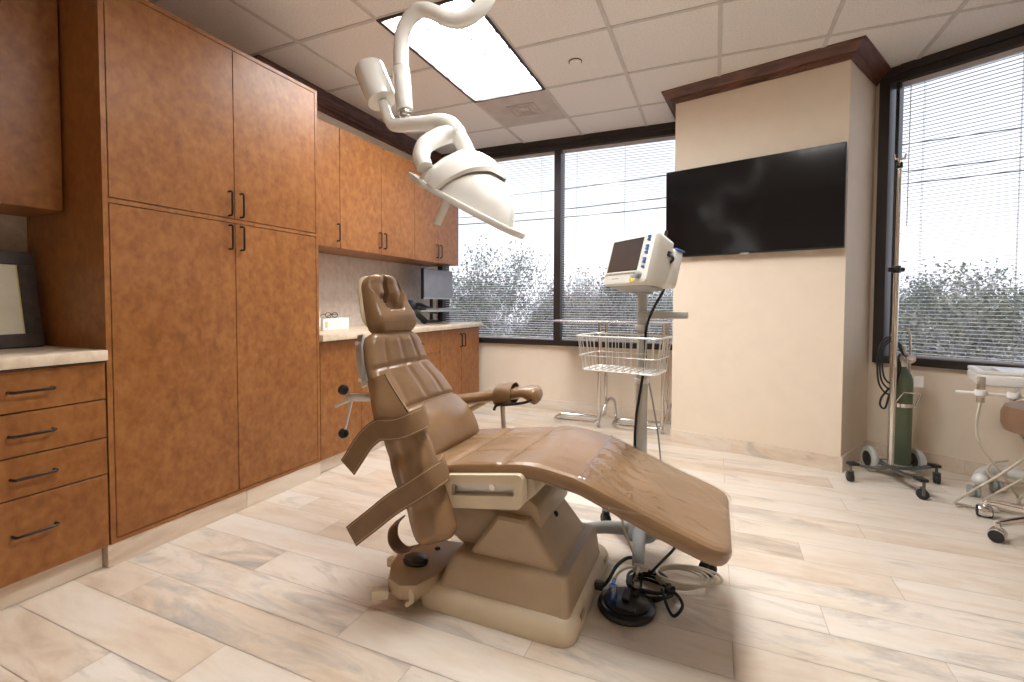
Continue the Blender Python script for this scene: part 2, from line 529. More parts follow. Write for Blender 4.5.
def wall(name, p0, p1, z0, z1, out, th=.12, mat='wall_paint'):
    bm = BM(); o = V(out) * th
    poly = [(p0[0], p0[1]), (p1[0], p1[1]), (p1[0] + o.x, p1[1] + o.y), (p0[0] + o.x, p0[1] + o.y)]
    prism(bm, poly, z0, z1)
    return struct(name, bm, mat, 0)
wall('wall_left', (XW, YB), (XW, YW + .12), 0, H + .16, (-1, 0, 0))
wall('wall_rear', (XW - .1, YB), (XR + .1, YB), 0, H + .16, (0, -1, 0))
RE = CC + RD * 2.02        # end of the angled wall
wall('wall_right', (XR, YB), (XR, RE.y + .2), 0, H + .16, (1, 0, 0))
SILL = .668
wall('wall_back', (XW, YW), (CD.x + .35, YW), 0, SILL, (0, 1, 0))
wall('wall_angled', CC - RD * .12, RE, 0, SILL + .01, RN)

wall('wall_jamb', CC - RD * .02, CC + RD * .05, SILL, H, RN)
# pillar between the windows
bm = BM(); prism(bm, [(CA.x, CA.y), (CB.x, CB.y), (CC.x + RN.x * .1, CC.y + RN.y * .1), (CD.x, CD.y + .1)], 0, H)
struct('wall_pillar', bm, 'wall_paint', 0)

def crown(name, path, prof, closed=False):
    """path: floor points, room on the left-hand normal given by 'out' vectors; prof: (out, z)"""
    bm = BM(); pts = [V(p) for p in path]; outs = []
    segs = [(b - a).normalized() for a, b in zip(pts, pts[1:])]
    nrm = [V((s.y, -s.x, 0)) for s in segs]
    rings = []
    for i, p in enumerate(pts):
        if i == 0: m = nrm[0]
        elif i == len(pts) - 1: m = nrm[-1]
        else:
            m = (nrm[i - 1] + nrm[i]).normalized(); m = m / max(.3, m.dot(nrm[i]))
        rings.append([V((p.x + m.x * o, p.y + m.y * o, z)) for o, z in prof])
    loft(bm, rings, True)
    return struct(name, bm, 'crown_wood', 20)
cp = [(0, H), (.095, H), (.095, H - .010), (.088, H - .016), (.078, H - .022), (.058, H - .036), (.044, H - .05), (.034, H - .054), (.034, H - .06), (.014, H - .072), (.012, H - .085), (0, H - .085)]
crown('trim_1', [(CD.x - .0, CD.y - .06, 0), CA, CB, (CC.x - .0, CC.y - .03, 0)], cp)
cp2 = [(0, H), (.075, H), (.075, H - .012), (.066, H - .022), (.05, H - .06), (.03, H - .085), (.026, H - .10), (.014, H - .115), (.012, H - .14), (0, H - .14)]
crown('trim_2', [(XW, 2.26, 0), (XW, YW - .05, 0)], cp2)

# tile baseboards
def baseboard(name, p0, p1, out, h=.10, th=.012, seg=.9, mat='plank_base', gap=.002, start=0.):
    bm = BM(); lay = bm.loops.layers.float_color.new('plank')
    p0, p1 = V(p0), V(p1); L = (p1 - p0).length; d = (p1 - p0).normalized(); o = V(out)
    s = -start
    while s < L:
        a, b = max(0, s), min(L, s + seg - gap); s += seg
        if b - a < .01: continue
        q = [p0 + d * a, p0 + d * b, p0 + d * b + o * th, p0 + d * a + o * th]
        old = set(bm.faces)
        prism(bm, [(x.x, x.y) for x in q], .001, h)
        rnd = (rf.random(), .45 + .5 * rf.random(), rf.random() * .6)
        for f in bm.faces:
            if f not in old:
                for l in f.loops: l[lay] = (*rnd, 1)
    return struct(name, bm, mat, 0)
baseboard('baseboard_back', (-2.26, YW, 0), (CD.x, YW, 0), (0, -1, 0), start=.35)
pn = V((CB.y - CA.y, -(CB.x - CA.x), 0)).normalized()
baseboard('baseboard_pillar', CA, CB, pn, start=.45)
sn = V(((CC - CB).y, -(CC - CB).x, 0)).normalized()
baseboard('baseboard_side', CB + pn * .012, CC, sn, seg=2, mat='plank_base_side')
baseboard('baseboard_angled', CC, RE, -RN, start=.35)

# ------------------------------------------------------------------ windows
def local_M(o, az): return Matrix.Translation(o) @ Matrix.Rotation(-az, 4, 'Z')
def window(name, o, az, x0, x1, mull, z0, z1, fw=.062, bw=.052, tw=.10):
    M = local_M(o, az)
    bm = BM()
    yi, yo = -.045, .10
    box(bm, x0, x1, yi, yo, z0, z0 + bw, M=M)                       # bottom rail
    box(bm, x0, x1, yi, yo, z1 - tw, z1, M=M)                       # top rail
    box(bm, x0, x1, yi - .02, yi + .03, z1 - tw * .55, z1, M=M)     # blind pocket lip
    for a, b in ((x0, x0 + fw), (x1 - fw, x1)): box(bm, a, b, yi, yo, z0 + bw, z1 - tw, M=M)
    w = struct(name, bm, 'window_bronze', 0)
    for i, m in enumerate(mull):
        bm = BM(); box(bm, m - .034, m + .034, yi, yo, z0 + bw, z1 - tw, .003, 1, M=M)
        part('mullion', bm, 'window_bronze', w)
    edges = [x0 + fw] + [e for m in mull for e in (m - .034, m + .034)] + [x1 - fw]
    for a, b in zip(edges[::2], edges[1::2]):
        bm = BM(); box(bm, a, b, .072, .078, z0 + bw, z1 - tw, M=M)
        part('pane', bm, 'window_glass', w, smooth=0)
    return list(zip(edges[::2], edges[1::2]))

def blind(o, az, a, b, z0, z1, label, ladders, wand=None):
    M = local_M(o, az)
    th = thing('window_blind', label, 'blind', M @ V(((a + b) / 2, .022, z0 + .002)), 'horizontal slat blinds in the windows', rz=-az)
    bm = BM(); pitch, w = .0245, .025
    z = z0 + .03; yc = .022
    while z < z1 - .035:
        rows = []
        for k, (dy, dz) in enumerate(((-.5, -.0030), (-.2, .0006), (.2, .0012), (.5, -.0006))):
            rows.append([bm.verts.new(M @ V((x, yc + dy * w, z + dz))) for x in (a + .006, b - .006)])
        for r, s in zip(rows, rows[1:]): bm.faces.new((r[0], r[1], s[1], s[0]))
        z += pitch
    part('slats', bm, 'blind_white', th, smooth=60)
    bm = BM(); box(bm, a + .003, b - .003, yc - .014, yc + .014, z1 - .03, z1 - .001, M=M)
    part('headrail', bm, 'blind_white', th)
    bm = BM(); box(bm, a + .006, b - .006, yc - .012, yc + .012, z0 + .003, z0 + .018, .003, 1, M=M)
    part('bottom_rail', bm, 'blind_white', th)
    for f in ladders:
        x = a + (b - a) * f
        bm = BM()
        for dy in (-.0135, .0135): tube(bm, [M @ V((x, yc + dy, z0 + .01)), M @ V((x, yc + dy, z1 - .02))], .0011, 5)
        part('ladder_cord', bm, 'grey_plastic', th)
    if wand is not None:
        x = a + (b - a) * wand
        bm = BM(); tube(bm, [M @ V((x, yc - .02, z1 - .03)), M @ V((x, yc - .024, z1 - 1.0))], .003, 6)
        part('tilt_wand', bm, 'white_plastic', th)

O1 = V((XW, YW, 0))
e1 = window('window_1', O1, 0, .004, CD.x + .12 - XW, [1.405], SILL, H)
blind(O1, 0, *e1[0], SILL + .052, H - .10, 'white slat blind in the narrow pane beside the wall cabinets', (.12, .5, .88))
blind(O1, 0, *e1[1], SILL + .052, H - .10, 'white slat blind behind the monitor stand, right of the dark mullion', (.12, .5, .88), .95)
O2 = CC
e2 = window('window_2', O2, AZ, .045, 1.98, [], SILL + .012, H)
blind(O2, AZ, e2[0][0] + .05, e2[0][1], SILL + .064, H - .10, 'white slat blind in the window behind the green oxygen cylinder', (.07, .33, .66, .93), .03)
# slim inner jamb of the angled window
M = local_M(O2, AZ); bm = BM(); box(bm, .135, .155, -.02, .06, SILL + .06, H - .1, M=M)
struct('trim_3', bm, 'window_bronze', 0)

# ------------------------------------------------------------------ ceiling fittings
def ceiling_light(i, j, label):
    x0, y0 = .61 * i, 2.864 + .61 * j; x1, y1 = x0 + .61, y0 + 1.22
    t = thing('ceiling_light', label, 'ceiling light', ((x0 + x1) / 2, (y0 + y1) / 2, H - .012), 'recessed ceiling troffers')
    bm = BM()
    for a in ((x0, x0 + .02, y0, y1), (x1 - .02, x1, y0, y1), (x0 + .02, x1 - .02, y0, y0 + .02), (x0 + .02, x1 - .02, y1 - .02, y1)):
        box(bm, a[0], a[1], a[2], a[3], H - .012, H + .004)
    part('frame', bm, 'window_bronze', t, smooth=0)
    bm = BM()
    for a in ((x0 + .018, x0 + .022, y0, y1), (x1 - .022, x1 - .018, y0, y1), (x0, x1, y0 + .018, y0 + .022), (x0, x1, y1 - .022, y1 - .018)):
        box(bm, a[0], a[1], a[2], a[3], H, H + .10)
    part('housing', bm, 'white_plastic', t, smooth=0)
    bm = BM(); box(bm, x0 + .022, x1 - .022, y0 + .022, y1 - .022, H + .06, H + .065)
    part('diffuser', bm, 'lamp_glow', t, smooth=0)
    bm = BM()
    for k in (1, 2):
        x = x0 + .02 + .57 * k / 3; box(bm, x - .0038, x + .0038, y0 + .02, y1 - .02, H + .004, H + .022)
    for k in range(1, 6):
        y = y0 + .02 + 1.18 * k / 6; box(bm, x0 + .02, x1 - .02, y - .0038, y + .0038, H + .004, H + .022)
    part('louver', bm, 'louver_grey', t, smooth=0)
ceiling_light(-3, -1, 'bright rectangular ceiling light with dark frame above the exam lamp')
ceiling_light(-1, -3, 'added unseen ceiling light above the treatment chair, standing in for other fixtures')  # added out of frame to light the room in place of its other fixtures

x0, y0 = -1.83, 3.474
t = thing('ceiling_vent', 'square tan air return panel next to the ceiling light', 'vent', (x0 + .305, y0 + .305, H - .006))
bm = BM(); box(bm, x0 + .012, x0 + .598, y0 + .012, y0 + .598, H - .006, H + .02)
part('panel', bm, 'panel_tan', t, smooth=0)
bm = BM()
for k in range(3):
    s = .12 - .035 * k; cx, cy = x0 + .32, y0 + .3
    for a in ((cx - s, cx + s, cy - s, cy - s + .014), (cx - s, cx + s, cy + s - .014, cy + s), (cx - s, cx - s + .014, cy - s, cy + s), (cx + s - .014, cx + s, cy - s, cy + s)):
        box(bm, *a, H - .011, H - .004)
part('louver_rings', bm, 'panel_tan', t, smooth=0)
bm = BM(); box(bm, -2.42, -1.83, YW - .085, YW - .045, H - .008, H + .01)
solo('ceiling_slot', bm, 'gap_black', 'thin black slot diffuser in the ceiling along the window head', 'vent', smooth=0)
t = thing('sprinkler_cover', 'small round white sprinkler cover on a ceiling tile', 'sprinkler', (-.9, 3.17, H - .01))
bm = BM(); lathe(bm, [(.001, H - .01), (.036, H - .010), (.04, H - .007), (.04, H + .002)], 28, Matrix.Translation((-.9, 3.17, 0)))
part('cover_plate', bm, 'ceiling_tile', t)
bm = BM(); lathe(bm, [(.041, H - .004), (.046, H - .003), (.046, H + .001), (.041, H + .001)], 28, Matrix.Translation((-.9, 3.17, 0)))
part('trim_ring', bm, 'bronze', t)

# ------------------------------------------------------------------ outside
bm = BM()
g = 60
vs = [[bm.verts.new((-90 + 160 * i / g, 5.6 + 90 * j / g, -3.2 + .5 * math.sin(i * .7) * math.sin(j * .5))) for i in range(g + 1)] for j in range(g + 1)]
for j in range(g):
    for i in range(g): bm.faces.new((vs[j][i], vs[j][i + 1], vs[j + 1][i + 1], vs[j + 1][i]))
simple('ground_dry', (.34, .32, .29, 1), .9, vary=.35, vscale=.8)
struct('ground', bm, 'ground_dry')

def tree_mesh(seed, h, spread, leafy, leaf, leaf_mat, low=.25):
    R = random.Random(seed)
    bt = BM(); tips = []
    def limb(p, d, L, r, lev):
        pts = [p]; q = p.copy(); dd = d.copy()
        for k in range(4):
            dd = (dd + V((R.uniform(-.3, .3), R.uniform(-.3, .3), R.uniform(-.1, .22)))).normalized()
            q = q + dd * (L / 4); pts.append(q.copy())
        tube(bt, pts, [r, r * .9, r * .78, r * .66, r * .5], 5, cap=False)
        if lev >= 2: tips.extend(pts[2:])
        if lev < 4:
            for k in range(R.choice((2, 3, 3))):
                nd = (dd + V((R.uniform(-1, 1) * spread, R.uniform(-1, 1) * spread, R.uniform(-.25, .7)))).normalized()
                limb(pts[R.choice((2, 3, 4))], nd, L * R.uniform(.6, .82), r * .55, lev + 1)
    for k in range(R.choice((1, 2))):
        limb(V((R.uniform(-.3, .3), R.uniform(-.3, .3), 0)), V((R.uniform(-.2, .2), R.uniform(-.2, .2), 1)).normalized(), h * .36, h * .020, 0)
    bl = BM()
    for i in range(leafy):
        p = R.choice(tips) + V((R.gauss(0, 1), R.gauss(0, 1), R.gauss(0, .8))) * h * .045
        a = V((R.gauss(0, 1), R.gauss(0, 1), R.gauss(0, 1))).normalized(); b = a.orthogonal().normalized(); s = leaf * R.uniform(.6, 1.4)
        bl.faces.new([bl.verts.new(x) for x in (p - a * s, p + b * s * .6, p + a * s, p - b * s * .6)])
    return finish('branches', bt, 'bark'), finish('foliage', bl, leaf_mat, 0)

protos = [tree_mesh(1, 8.2, .9, 6500, .055, 'leaf_grey'), tree_mesh(5, 6.0, 1.0, 5000, .05, 'leaf_olive'), tree_mesh(9, 6.0, .95, 1800, .05, 'leaf_rust'), tree_mesh(12, 5.2, 1.2, 5500, .05, 'leaf_grey')]
ng = 0
def tree(x, y, pi, label, s=1., rz=0., z=-3.1, group='trees outside the windows'):
    bme, fme = protos[pi]
    t = thing('tree', label, 'tree', (x, y, z), group, rz); t.scale = (s, s, s)
    for nm, me in (('branches', bme), ('foliage', fme)):
        o = bpy.data.objects.new(nm, me); COL.objects.link(o); o.parent = t
tree(-7.3, 17, 0, 'tallest grey green tree seen through the narrow pane', 1.0, .4)
LG = 'grey green trees of the grove outside'
R2 = random.Random(4)
for k in range(15):
    x = -12.5 + 1.15 * k + R2.uniform(-.5, .5); y = 15 + R2.uniform(-1.5, 4)
    pi = R2.choice((1, 3, 2)) if x > -5 else R2.choice((1, 1, 3))
    tree(x, y, pi, ('bare rust tinged tree' if pi == 2 else 'leafy grey green tree') + ' in the grove outside the left-hand window', R2.uniform(.8, 1.05), R2.uniform(0, 6), group=('bare rust trees' if pi == 2 else 'leafy trees') + ' outside the left window')
for k in range(16):
    x = -15 + 1.9 * k + R2.uniform(-.6, .6); y = 27 + R2.uniform(-2, 5)
    tree(x, y, R2.choice((0, 1, 3)), 'distant tree in the far row of the grove', R2.uniform(.85, 1.0), R2.uniform(0, 6), group='far row of trees')
for k in range(9):
    x = 3.4 + 1.0 * k + R2.uniform(-.3, .3); y = 14.5 - .35 * k + R2.uniform(0, 2)
    tree(x, y, R2.choice((3, 1, 2)), 'bushy tree outside the window behind the oxygen cylinder', R2.uniform(.60, .72), R2.uniform(0, 6), group='bushy trees outside the angled window')
# power lines
for k, (z0, z1) in enumerate(((4.55, 4.7), (3.95, 4.1), (3.72, 3.83))):
    bm = BM(); tube(bm, cr([(-22, 14.2, z0 + .5), (-8, 14, z0), (0, 13.5, z1 - .1), (6, 13, z1), (16, 12, z1 + .4)], 6), .012, 5)
    solo('power_line', bm, 'cable_black', ('upper', 'middle', 'lower')[k] + ' of three overhead wires crossing the sky outside', 'wire', 'overhead wires outside')

# ------------------------------------------------------------------ cabinets
XF = -2.28
def handle(parent, p, vertical=True, L=.12, out=V((1, 0, 0))):
    bm = BM(); p = V(p); d = V((0, 0, 1)) if vertical else V((0, 1, 0))
    a, b = p - d * L / 2, p + d * L / 2
    tube(bm, [a + out * .001, a + out * .022, a + out * .028 + d * .006, b + out * .028 - d * .006, b + out * .022, b + out * .001], .0052, 8)
    return part('handle', bm, 'bronze', parent)

def slab(bm, x, y0, y1, z0, z1, th=.02, bev=.0015): box(bm, x - th, x, y0, y1, z0, z1, bev, 1)

def carcass(t, x0, x1, y0, y1, z0, z1, mat='cherry_laminate'):
    """box with a black sheet behind the doors that paints the shade in their gaps"""
    bm = BM(); box(bm, x0, x1 - .004, y0, y1, z0, z1)
    part('body', bm, mat, t, smooth=0)
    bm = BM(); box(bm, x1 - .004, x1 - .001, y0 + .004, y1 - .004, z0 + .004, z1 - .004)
    part('gap_shade', bm, 'gap_black', t, smooth=0)  # black sheet, shade of the door gaps put into colour

# tall cabinet
t = thing('tall_cabinet', 'tall reddish brown four door storage cabinet beside the drawers', 'cabinet', (-2.58, 1.68, .095))
y0, y1, z0, z1 = 1.115, 2.245, .095, 2.402
bm = BM(); box(bm, XW + .002, XF - .03, y0, y1, z0, z1); part('body', bm, 'cherry_laminate', t, smooth=0)
bm = BM(); box(bm, XF - .03, XF - .022, y0 + .018, y1 - .018, z0 + .015, z1 - .018); part('gap_shade', bm, 'gap_black', t, smooth=0)  # shade in the gaps between doors and frame, painted as a black sheet
bm = BM()
for a in ((y0, y0 + .019, z0, z1), (y1 - .019, y1, z0, z1), (y0 + .019, y1 - .019, z0, z0 + .018), (y0 + .019, y1 - .019, z1 - .02, z1), (y0 + .019, y1 - .019, 1.506, 1.524)):
    box(bm, XF - .03, XF, *a)
part('face_frame', bm, 'cherry_laminate', t, smooth=0)
ym = 1.688
for a, b, c, d, hy, hz in ((y0 + .022, ym - .0015, z0 + .021, 1.502, ym - .032, 1.43), (ym + .0015, y1 - .022, z0 + .021, 1.502, ym + .032, 1.43),
                           (y0 + .022, ym - .0015, 1.528, z1 - .023, ym - .032, 1.60), (ym + .0015, y1 - .022, 1.528, z1 - .023, ym + .032, 1.60)):
    bm = BM(); slab(bm, XF + .0005, a, b, c, d); dr = part('door', bm, 'cherry_laminate', t)
    handle(dr, (XF, hy, hz), True)

def door_cabinet(label, x1, y0, y1, z0, z1, doors, hz, depth, group=None, hoff=.03, name='wall_cabinet'):
    t = thing(name, label, 'cabinet', (x1 - depth / 2, (y0 + y1) / 2, z0), group)
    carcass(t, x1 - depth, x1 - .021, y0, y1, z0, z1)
    for a, b, side in doors:
        bm = BM(); slab(bm, x1, a + .0015, b - .0015, z0, z1); dr = part('door', bm, 'cherry_laminate', t)
        if side: handle(dr, (x1, (b - hoff) if side > 0 else (a + hoff), hz), True)
    return t
XU = -2.5
GU = 'wall cabinets above the far counter'
door_cabinet('single door wall cabinet touching the tall cabinet', XU, 2.248, 2.668, 1.49, 2.352, [(2.248, 2.668, 1)], 1.60, -XW + XU - .002, GU)
door_cabinet('two door wall cabinet, middle one above the far counter', XU, 2.670, 3.587, 1.49, 2.352, [(2.670, 3.130, 1), (3.130, 3.587, -1)], 1.60, -XW + XU - .002, GU)
door_cabinet('two door wall cabinet ending at the window', XU, 3.589, 4.383, 1.49, 2.352, [(3.589, 3.982, 1), (3.982, 4.383, -1)], 1.60, -XW + XU - .002, GU)
door_cabinet('wall cabinet above the picture frame, nearest to the viewer', -2.552, .55, 1.113, 1.482, 2.402, [(.55, 1.108, 0)], 1.6, .326)

def drawer_cabinet(label, y0, y1, splits, z0, ztop, hl=.12):
    t = thing('drawer_cabinet', label, 'cabinet', (-2.58, (y0 + y1) / 2, z0))
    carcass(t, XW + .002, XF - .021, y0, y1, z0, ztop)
    zz = [z0] + splits + [ztop - .004]
    for a, b in zip(zz, zz[1:]):
        bm = BM(); slab(bm, XF, y0 + .002, y1 - .002, a + .0025, b - .0025); d = part('drawer', bm, 'cherry_laminate', t)
        handle(d, (XF, (y0 + y1) / 2 - .012, (a + b) / 2 + (.02 if b - a > .2 else 0)), False, hl)
drawer_cabinet('four drawer base cabinet under the near counter', .67, 1.111, [.394, .544, .702], .094, .860)
GB = 'base cabinets under the far counter'
door_cabinet('plain door base cabinet partly hidden behind the chair', XF, 2.249, 3.0, .095, .852, [(2.249, 2.625, 0), (2.625, 3.0, 0)], .7, -XW + XF - .002, GB, name='base_cabinet')
drawer_cabinet('drawer base cabinet behind the chair headrest', 3.002, 3.661, [.30, .48, .655], .095, .852)
door_cabinet('two door base cabinet at the window end of the far counter', XF, 3.663, 4.43, .095, .852, [(3.663, 4.055, 1), (4.055, 4.43, -1)], .735, -XW + XF - .002, GB, name='base_cabinet')

def counter(label, x1, y0, y1, zt, th=.043):
    t = thing('countertop', label, 'countertop', ((XW + x1) / 2, (y0 + y1) / 2, zt - th))
    bm = BM(); box(bm, XW + .002, x1, y0, y1, zt - th, zt, .004, 2); part('slab', bm, 'counter_laminate', t)
    bm = BM(); box(bm, x1 - .004, x1 - .001, y0 + .002, y1 - .002, zt - th - .0035, zt - th + .001); part('drip_edge', bm, 'gap_black', t, smooth=0)
counter('pale stone look countertop under the picture frame', -2.262, .45, 1.113, .904)
counter('long pale countertop running to the window', -2.25, 2.247, 4.45, .895)
# laminate splash panels on the wall
bm = BM(); box(bm, XW, XW + .008, 2.246, 4.5, .896, 1.488); struct('trim_4', bm, 'splash_laminate', 0)
bm = BM(); box(bm, XW, XW + .008, .3, 1.113, .905, 1.48); struct('trim_5', bm, 'splash_laminate', 0)
# tile clad toe kicks
def kick(name, x, y0, y1, h, seg):
    bm = BM(); lay = bm.loops.layers.float_color.new('plank'); y = y0
    while y < y1 - .01:
        e = min(y1, y + seg); old = set(bm.faces); box(bm, XW + .01, x, y, e - .0025, .001, h)
        rnd = (rf.random(), .55 + .45 * rf.random(), rf.random() * .5)
        for f in bm.faces:
            if f not in old:
                for l in f.loops: l[lay] = (*rnd, 1)
        y = e
    struct(name, bm, 'plank_base_side', 0)
kick('baseboard_drawers', -2.318, .67, 1.103, .094, 1.)
kick('baseboard_tall', -2.283, 1.105, 2.25, .094, .63)
kick('baseboard_far', -2.318, 2.252, 4.43, .094, .63)
# ------------------------------------------------------------------ the treatment chair
CY_ = 1.70
chair = thing('dental_chair', 'brown leather treatment chair on a beige pedestal, reclined with one armrest hanging down', 'dental chair', (-.68, CY_, 0))

def seam_disp(lines, w=.012, d=.012):
    def f(s, v):
        o = 0
        for kind, val, a, b, amp in lines:
            if kind == 's' and a <= v <= b: o -= d * amp * math.exp(-((s - val - .05 * 0) / w) ** 2)
            if kind == 'v' and a <= s <= b: o -= d * amp * math.exp(-((v - val) / (w * 3.2)) ** 2)
        return o
    return f

# seat and leg rest, one continuous pad
sprof = [(-1.10, CY_, .497), (-.94, CY_, .519), (-.74, CY_, .545), (-.63, CY_, .561), (-.55, CY_, .566), (-.47, CY_, .557), (-.38, CY_, .539), (-.26, CY_, .494), (-.12, CY_, .441), (0, CY_, .400), (.065, CY_, .379)]
sprof = [(x, 1.715, z) for x, y, z in sprof]
def sdisp(s, v):
    o = 0
    # two cross seams, slightly bowed, with puckered channels between them
    for c in (.245, .455):
        ds = s - (c + .01 * v)
        o -= .011 * math.exp(-(ds / .011) ** 2) * max(0, 1 - abs(v) ** 9)
    o += .007 * math.exp(-((s - .35) / .07) ** 2) * (1 - v * v)
    o -= .005 * math.exp(-((abs(v) - .36) / .06) ** 2) * math.exp(-((s - .32) / .17) ** 2)
    o += .012 * math.exp(-((s - .60) / .09) ** 2) * (1 - v * v) - .004 * math.exp(-((s - .12) / .1) ** 2)
    # piping line along both long edges
    o -= .004 * math.exp(-((abs(v) - .945) / .012) ** 2)
    return o
bm = BM(); cushion(bm, sprof, (0, 1, 0), lambda u: .277 - .012 * max(0, (u - .55) / .45), lambda u: .052 + .006 * max(0, (u - .5) / .5), re=.03, rp=.085, rp0=.03, disp=sdisp, nu=110, nv=56, edge=.07, Nup=(0, 0, 1))
seat = part('seat', bm, 'leather', chair)
# backrest
BC = 1.715
bprof = [(-.985, BC, .475), (-1.005, BC, .535), (-1.065, BC, .612), (-1.115, BC, .662), (-1.178, BC, .735), (-1.238, BC, .815), (-1.272, BC, .895), (-1.292, BC, .978)]
def bdisp(s, v):
    o = 0
    for c, a in ((.255, 1), (.452, .8)):
        o -= .013 * a * math.exp(-((s - c) / .011) ** 2)
    if s > .252:
        for c in (-.55, -.02, .5):
            o -= .006 * math.exp(-((v - c) / .045) ** 2) * min(1, (s - .252) / .03)
        o += .006 * math.exp(-((s - .35) / .06) ** 2)
    o += .034 * math.exp(-((s - .13) / .085) ** 2) * (1 - .75 * v * v)
    o += .016 * (1 - v * v)
    return o
def bhw(u):
    return .228 + .022 * math.sin(min(1, u / .7) * PI) - .062 * max(0, (u - .58) / .42) ** 1.3
bm = BM(); cushion(bm, bprof, (0, 1, 0), bhw, .066, re=.04, rp=.06, rp0=.05, disp=bdisp, nu=100, nv=48, edge=.16, Nup=(1, 0, .5))
part('backrest', bm, 'leather', chair)
# cream shell behind the backrest
shp = [(-.97, BC, .26), (-1.04, BC, .38), (-1.13, BC, .53), (-1.215, BC, .68), (-1.285, BC, .81), (-1.325, BC, .93)]
bm = BM(); cushion(bm, shp, (0, 1, 0), lambda u: .232 - .06 * max(0, (u - .6) / .4), .028, re=.012, rp=.05, nu=40, nv=24, edge=.08, Nup=(1, 0, .5))
part('back_shell', bm, 'cream_plastic', chair)
# headrest with its scooped cradle
HC = 1.755
hp = [(-1.290, HC, .970), (-1.312, HC, 1.03), (-1.336, HC, 1.10), (-1.358, HC, 1.17), (-1.374, HC, 1.236)]
def sst(a, b, x):
    t = min(1, max(0, (x - a) / (b - a))); return t * t * (3 - 2 * t)
def hdisp(s, v):
    u = s / .275; av = abs(v)
    vb = .34 + .60 * sst(.36, .80, u)                       # border of the horseshoe
    ins = sst(.36, .43, u) * (1 - sst(vb - .05, vb + .05, av))
    pocket = sst(.37, .46, u) * (1 - sst(.30, .50, av)) * (1 - sst(.58, .70, u))
    slot = sst(.54, .62, u) * (1 - sst(.05, .16, av))
    o = -.024 * ins - .026 * pocket - .05 * slot
    o += .020 * math.exp(-((u - .24) / .17) ** 2) * (1 - .4 * v * v)
    o += .012 * math.exp(-((av - .48) / .24) ** 2) * sst(.55, .75, u)
    o -= .006 * math.exp(-((av - vb) / .035) ** 2) * sst(.34, .40, u)
    return o
bm = BM(); cushion(bm, hp, (0, 1, 0), lambda u: .142 - .040 * max(0, (u - .25) / .75) ** 1.2, .080, re=.04, rp=.065, rp0=.055, disp=hdisp, nu=90, nv=70, edge=.2, Nup=(1, 0, .3))
hd = part('headrest', bm, 'leather', chair)
hs = [(-1.366, HC, .99), (-1.388, HC, 1.05), (-1.410, HC, 1.12), (-1.430, HC, 1.18), (-1.442, HC, 1.222)]
bm = BM(); cushion(bm, hs, (0, 1, 0), lambda u: .138 - .036 * max(0, (u - .3) / .7), .026, re=.012, rp=.06, rp0=.05, nu=30, nv=24, edge=.12, Nup=(1, 0, .3))
part('shell', bm, 'cream_plastic', hd)
bm = BM(); box(bm, -1.375, -1.355, HC - .05, HC + .01, .80, 1.03, .004)
part('headrest_post', bm, 'steel', chair)

# far armrest, horizontal
ap = [(-1.21, 2.05, .632), (-1.08, 2.065, .655), (-.95, 2.085, .681), (-.84, 2.10, .699), (-.755, 2.115, .703)]
bm = BM(); cushion(bm, ap, (-.15, 1, 0), lambda u: .056 + .010 * sst(.75, .95, u), lambda u: .048 + .034 * sst(.78, .95, u), re=.032, rp=.04, nu=50, nv=20, edge=.5, Nup=(0, 0, 1))
arm = part('armrest', bm, 'leather', chair)
bm = BM(); tube(bm, [(-1.16, 2.06, .598), (-1.0, 2.075, .628), (-.86, 2.095, .652)], .014, 8); tube(bm, [(-1.13, 2.06, .555), (-1.03, 2.07, .615)], .012, 8)
part('armrest_bracket', bm, 'cream_plastic', arm)
bm = BM()
loop = []
for q in range(25):
    a = 2 * PI * q / 24; loop.append(V((-.925, 2.087 + .063 * math.cos(a), .657 + .050 * math.sin(a))))
ribbon(bm, loop, [V((1, .15, .2))] * 25, .085, .005)
part('armrest_strap', bm, 'strap_leather', arm)
bm = BM(); tube(bm, [(-.965, 2.03, .588), (-.95, 2.03, .612), (-.90, 2.035, .618), (-.82, 2.04, .632), (-.775, 2.05, .65)], .007, 8, 4)
part('strap_hook', bm, 'black_plastic', arm)
bm = BM(); cyl(bm, (-.925, 2.06, .47), (-.94, 2.07, .635), .011)
part('armrest_post', bm, 'steel', chair)

# near arm board, swung down along the back, with two restraint straps
bd = V((.222, -.02, -.535)).normalized()      # along the board, downwards
bw = V((.92, .0, .39)); bw = (bw - bd * bw.dot(bd)).normalized()   # across the board
bn = bw.cross(bd)
if bn.y > 0: bn = -bn
B0 = V((-1.105, 1.405, .826))
def bp(s, v, o): return B0 + bd * s + bw * v + bn * o
pts = [bp(s, 0, .03) for s in (.17, .25, .35, .47, .605)]
def ndisp(s, v):
    return .014 * (1 - v * v) - .010 * math.exp(-((s - .11) / .03) ** 2) - .012 * math.exp(-((s - .30) / .035) ** 2) + .006 * math.sin(7 * v + 12 * s) + .008 * math.exp(-((s - .40) / .05) ** 2 - (v / .35) ** 2) - .004 * math.exp(-((v + .75) / .06) ** 2)
bm = BM(); cushion(bm, pts, bw, lambda u: .078 + .014 * sst(0, .3, u) - .004 * u, .075, re=.03, rp=.05, rp0=.03, disp=ndisp, nu=60, nv=28, edge=.4, Nup=bn)
board = part('arm_board', bm, 'leather', chair)
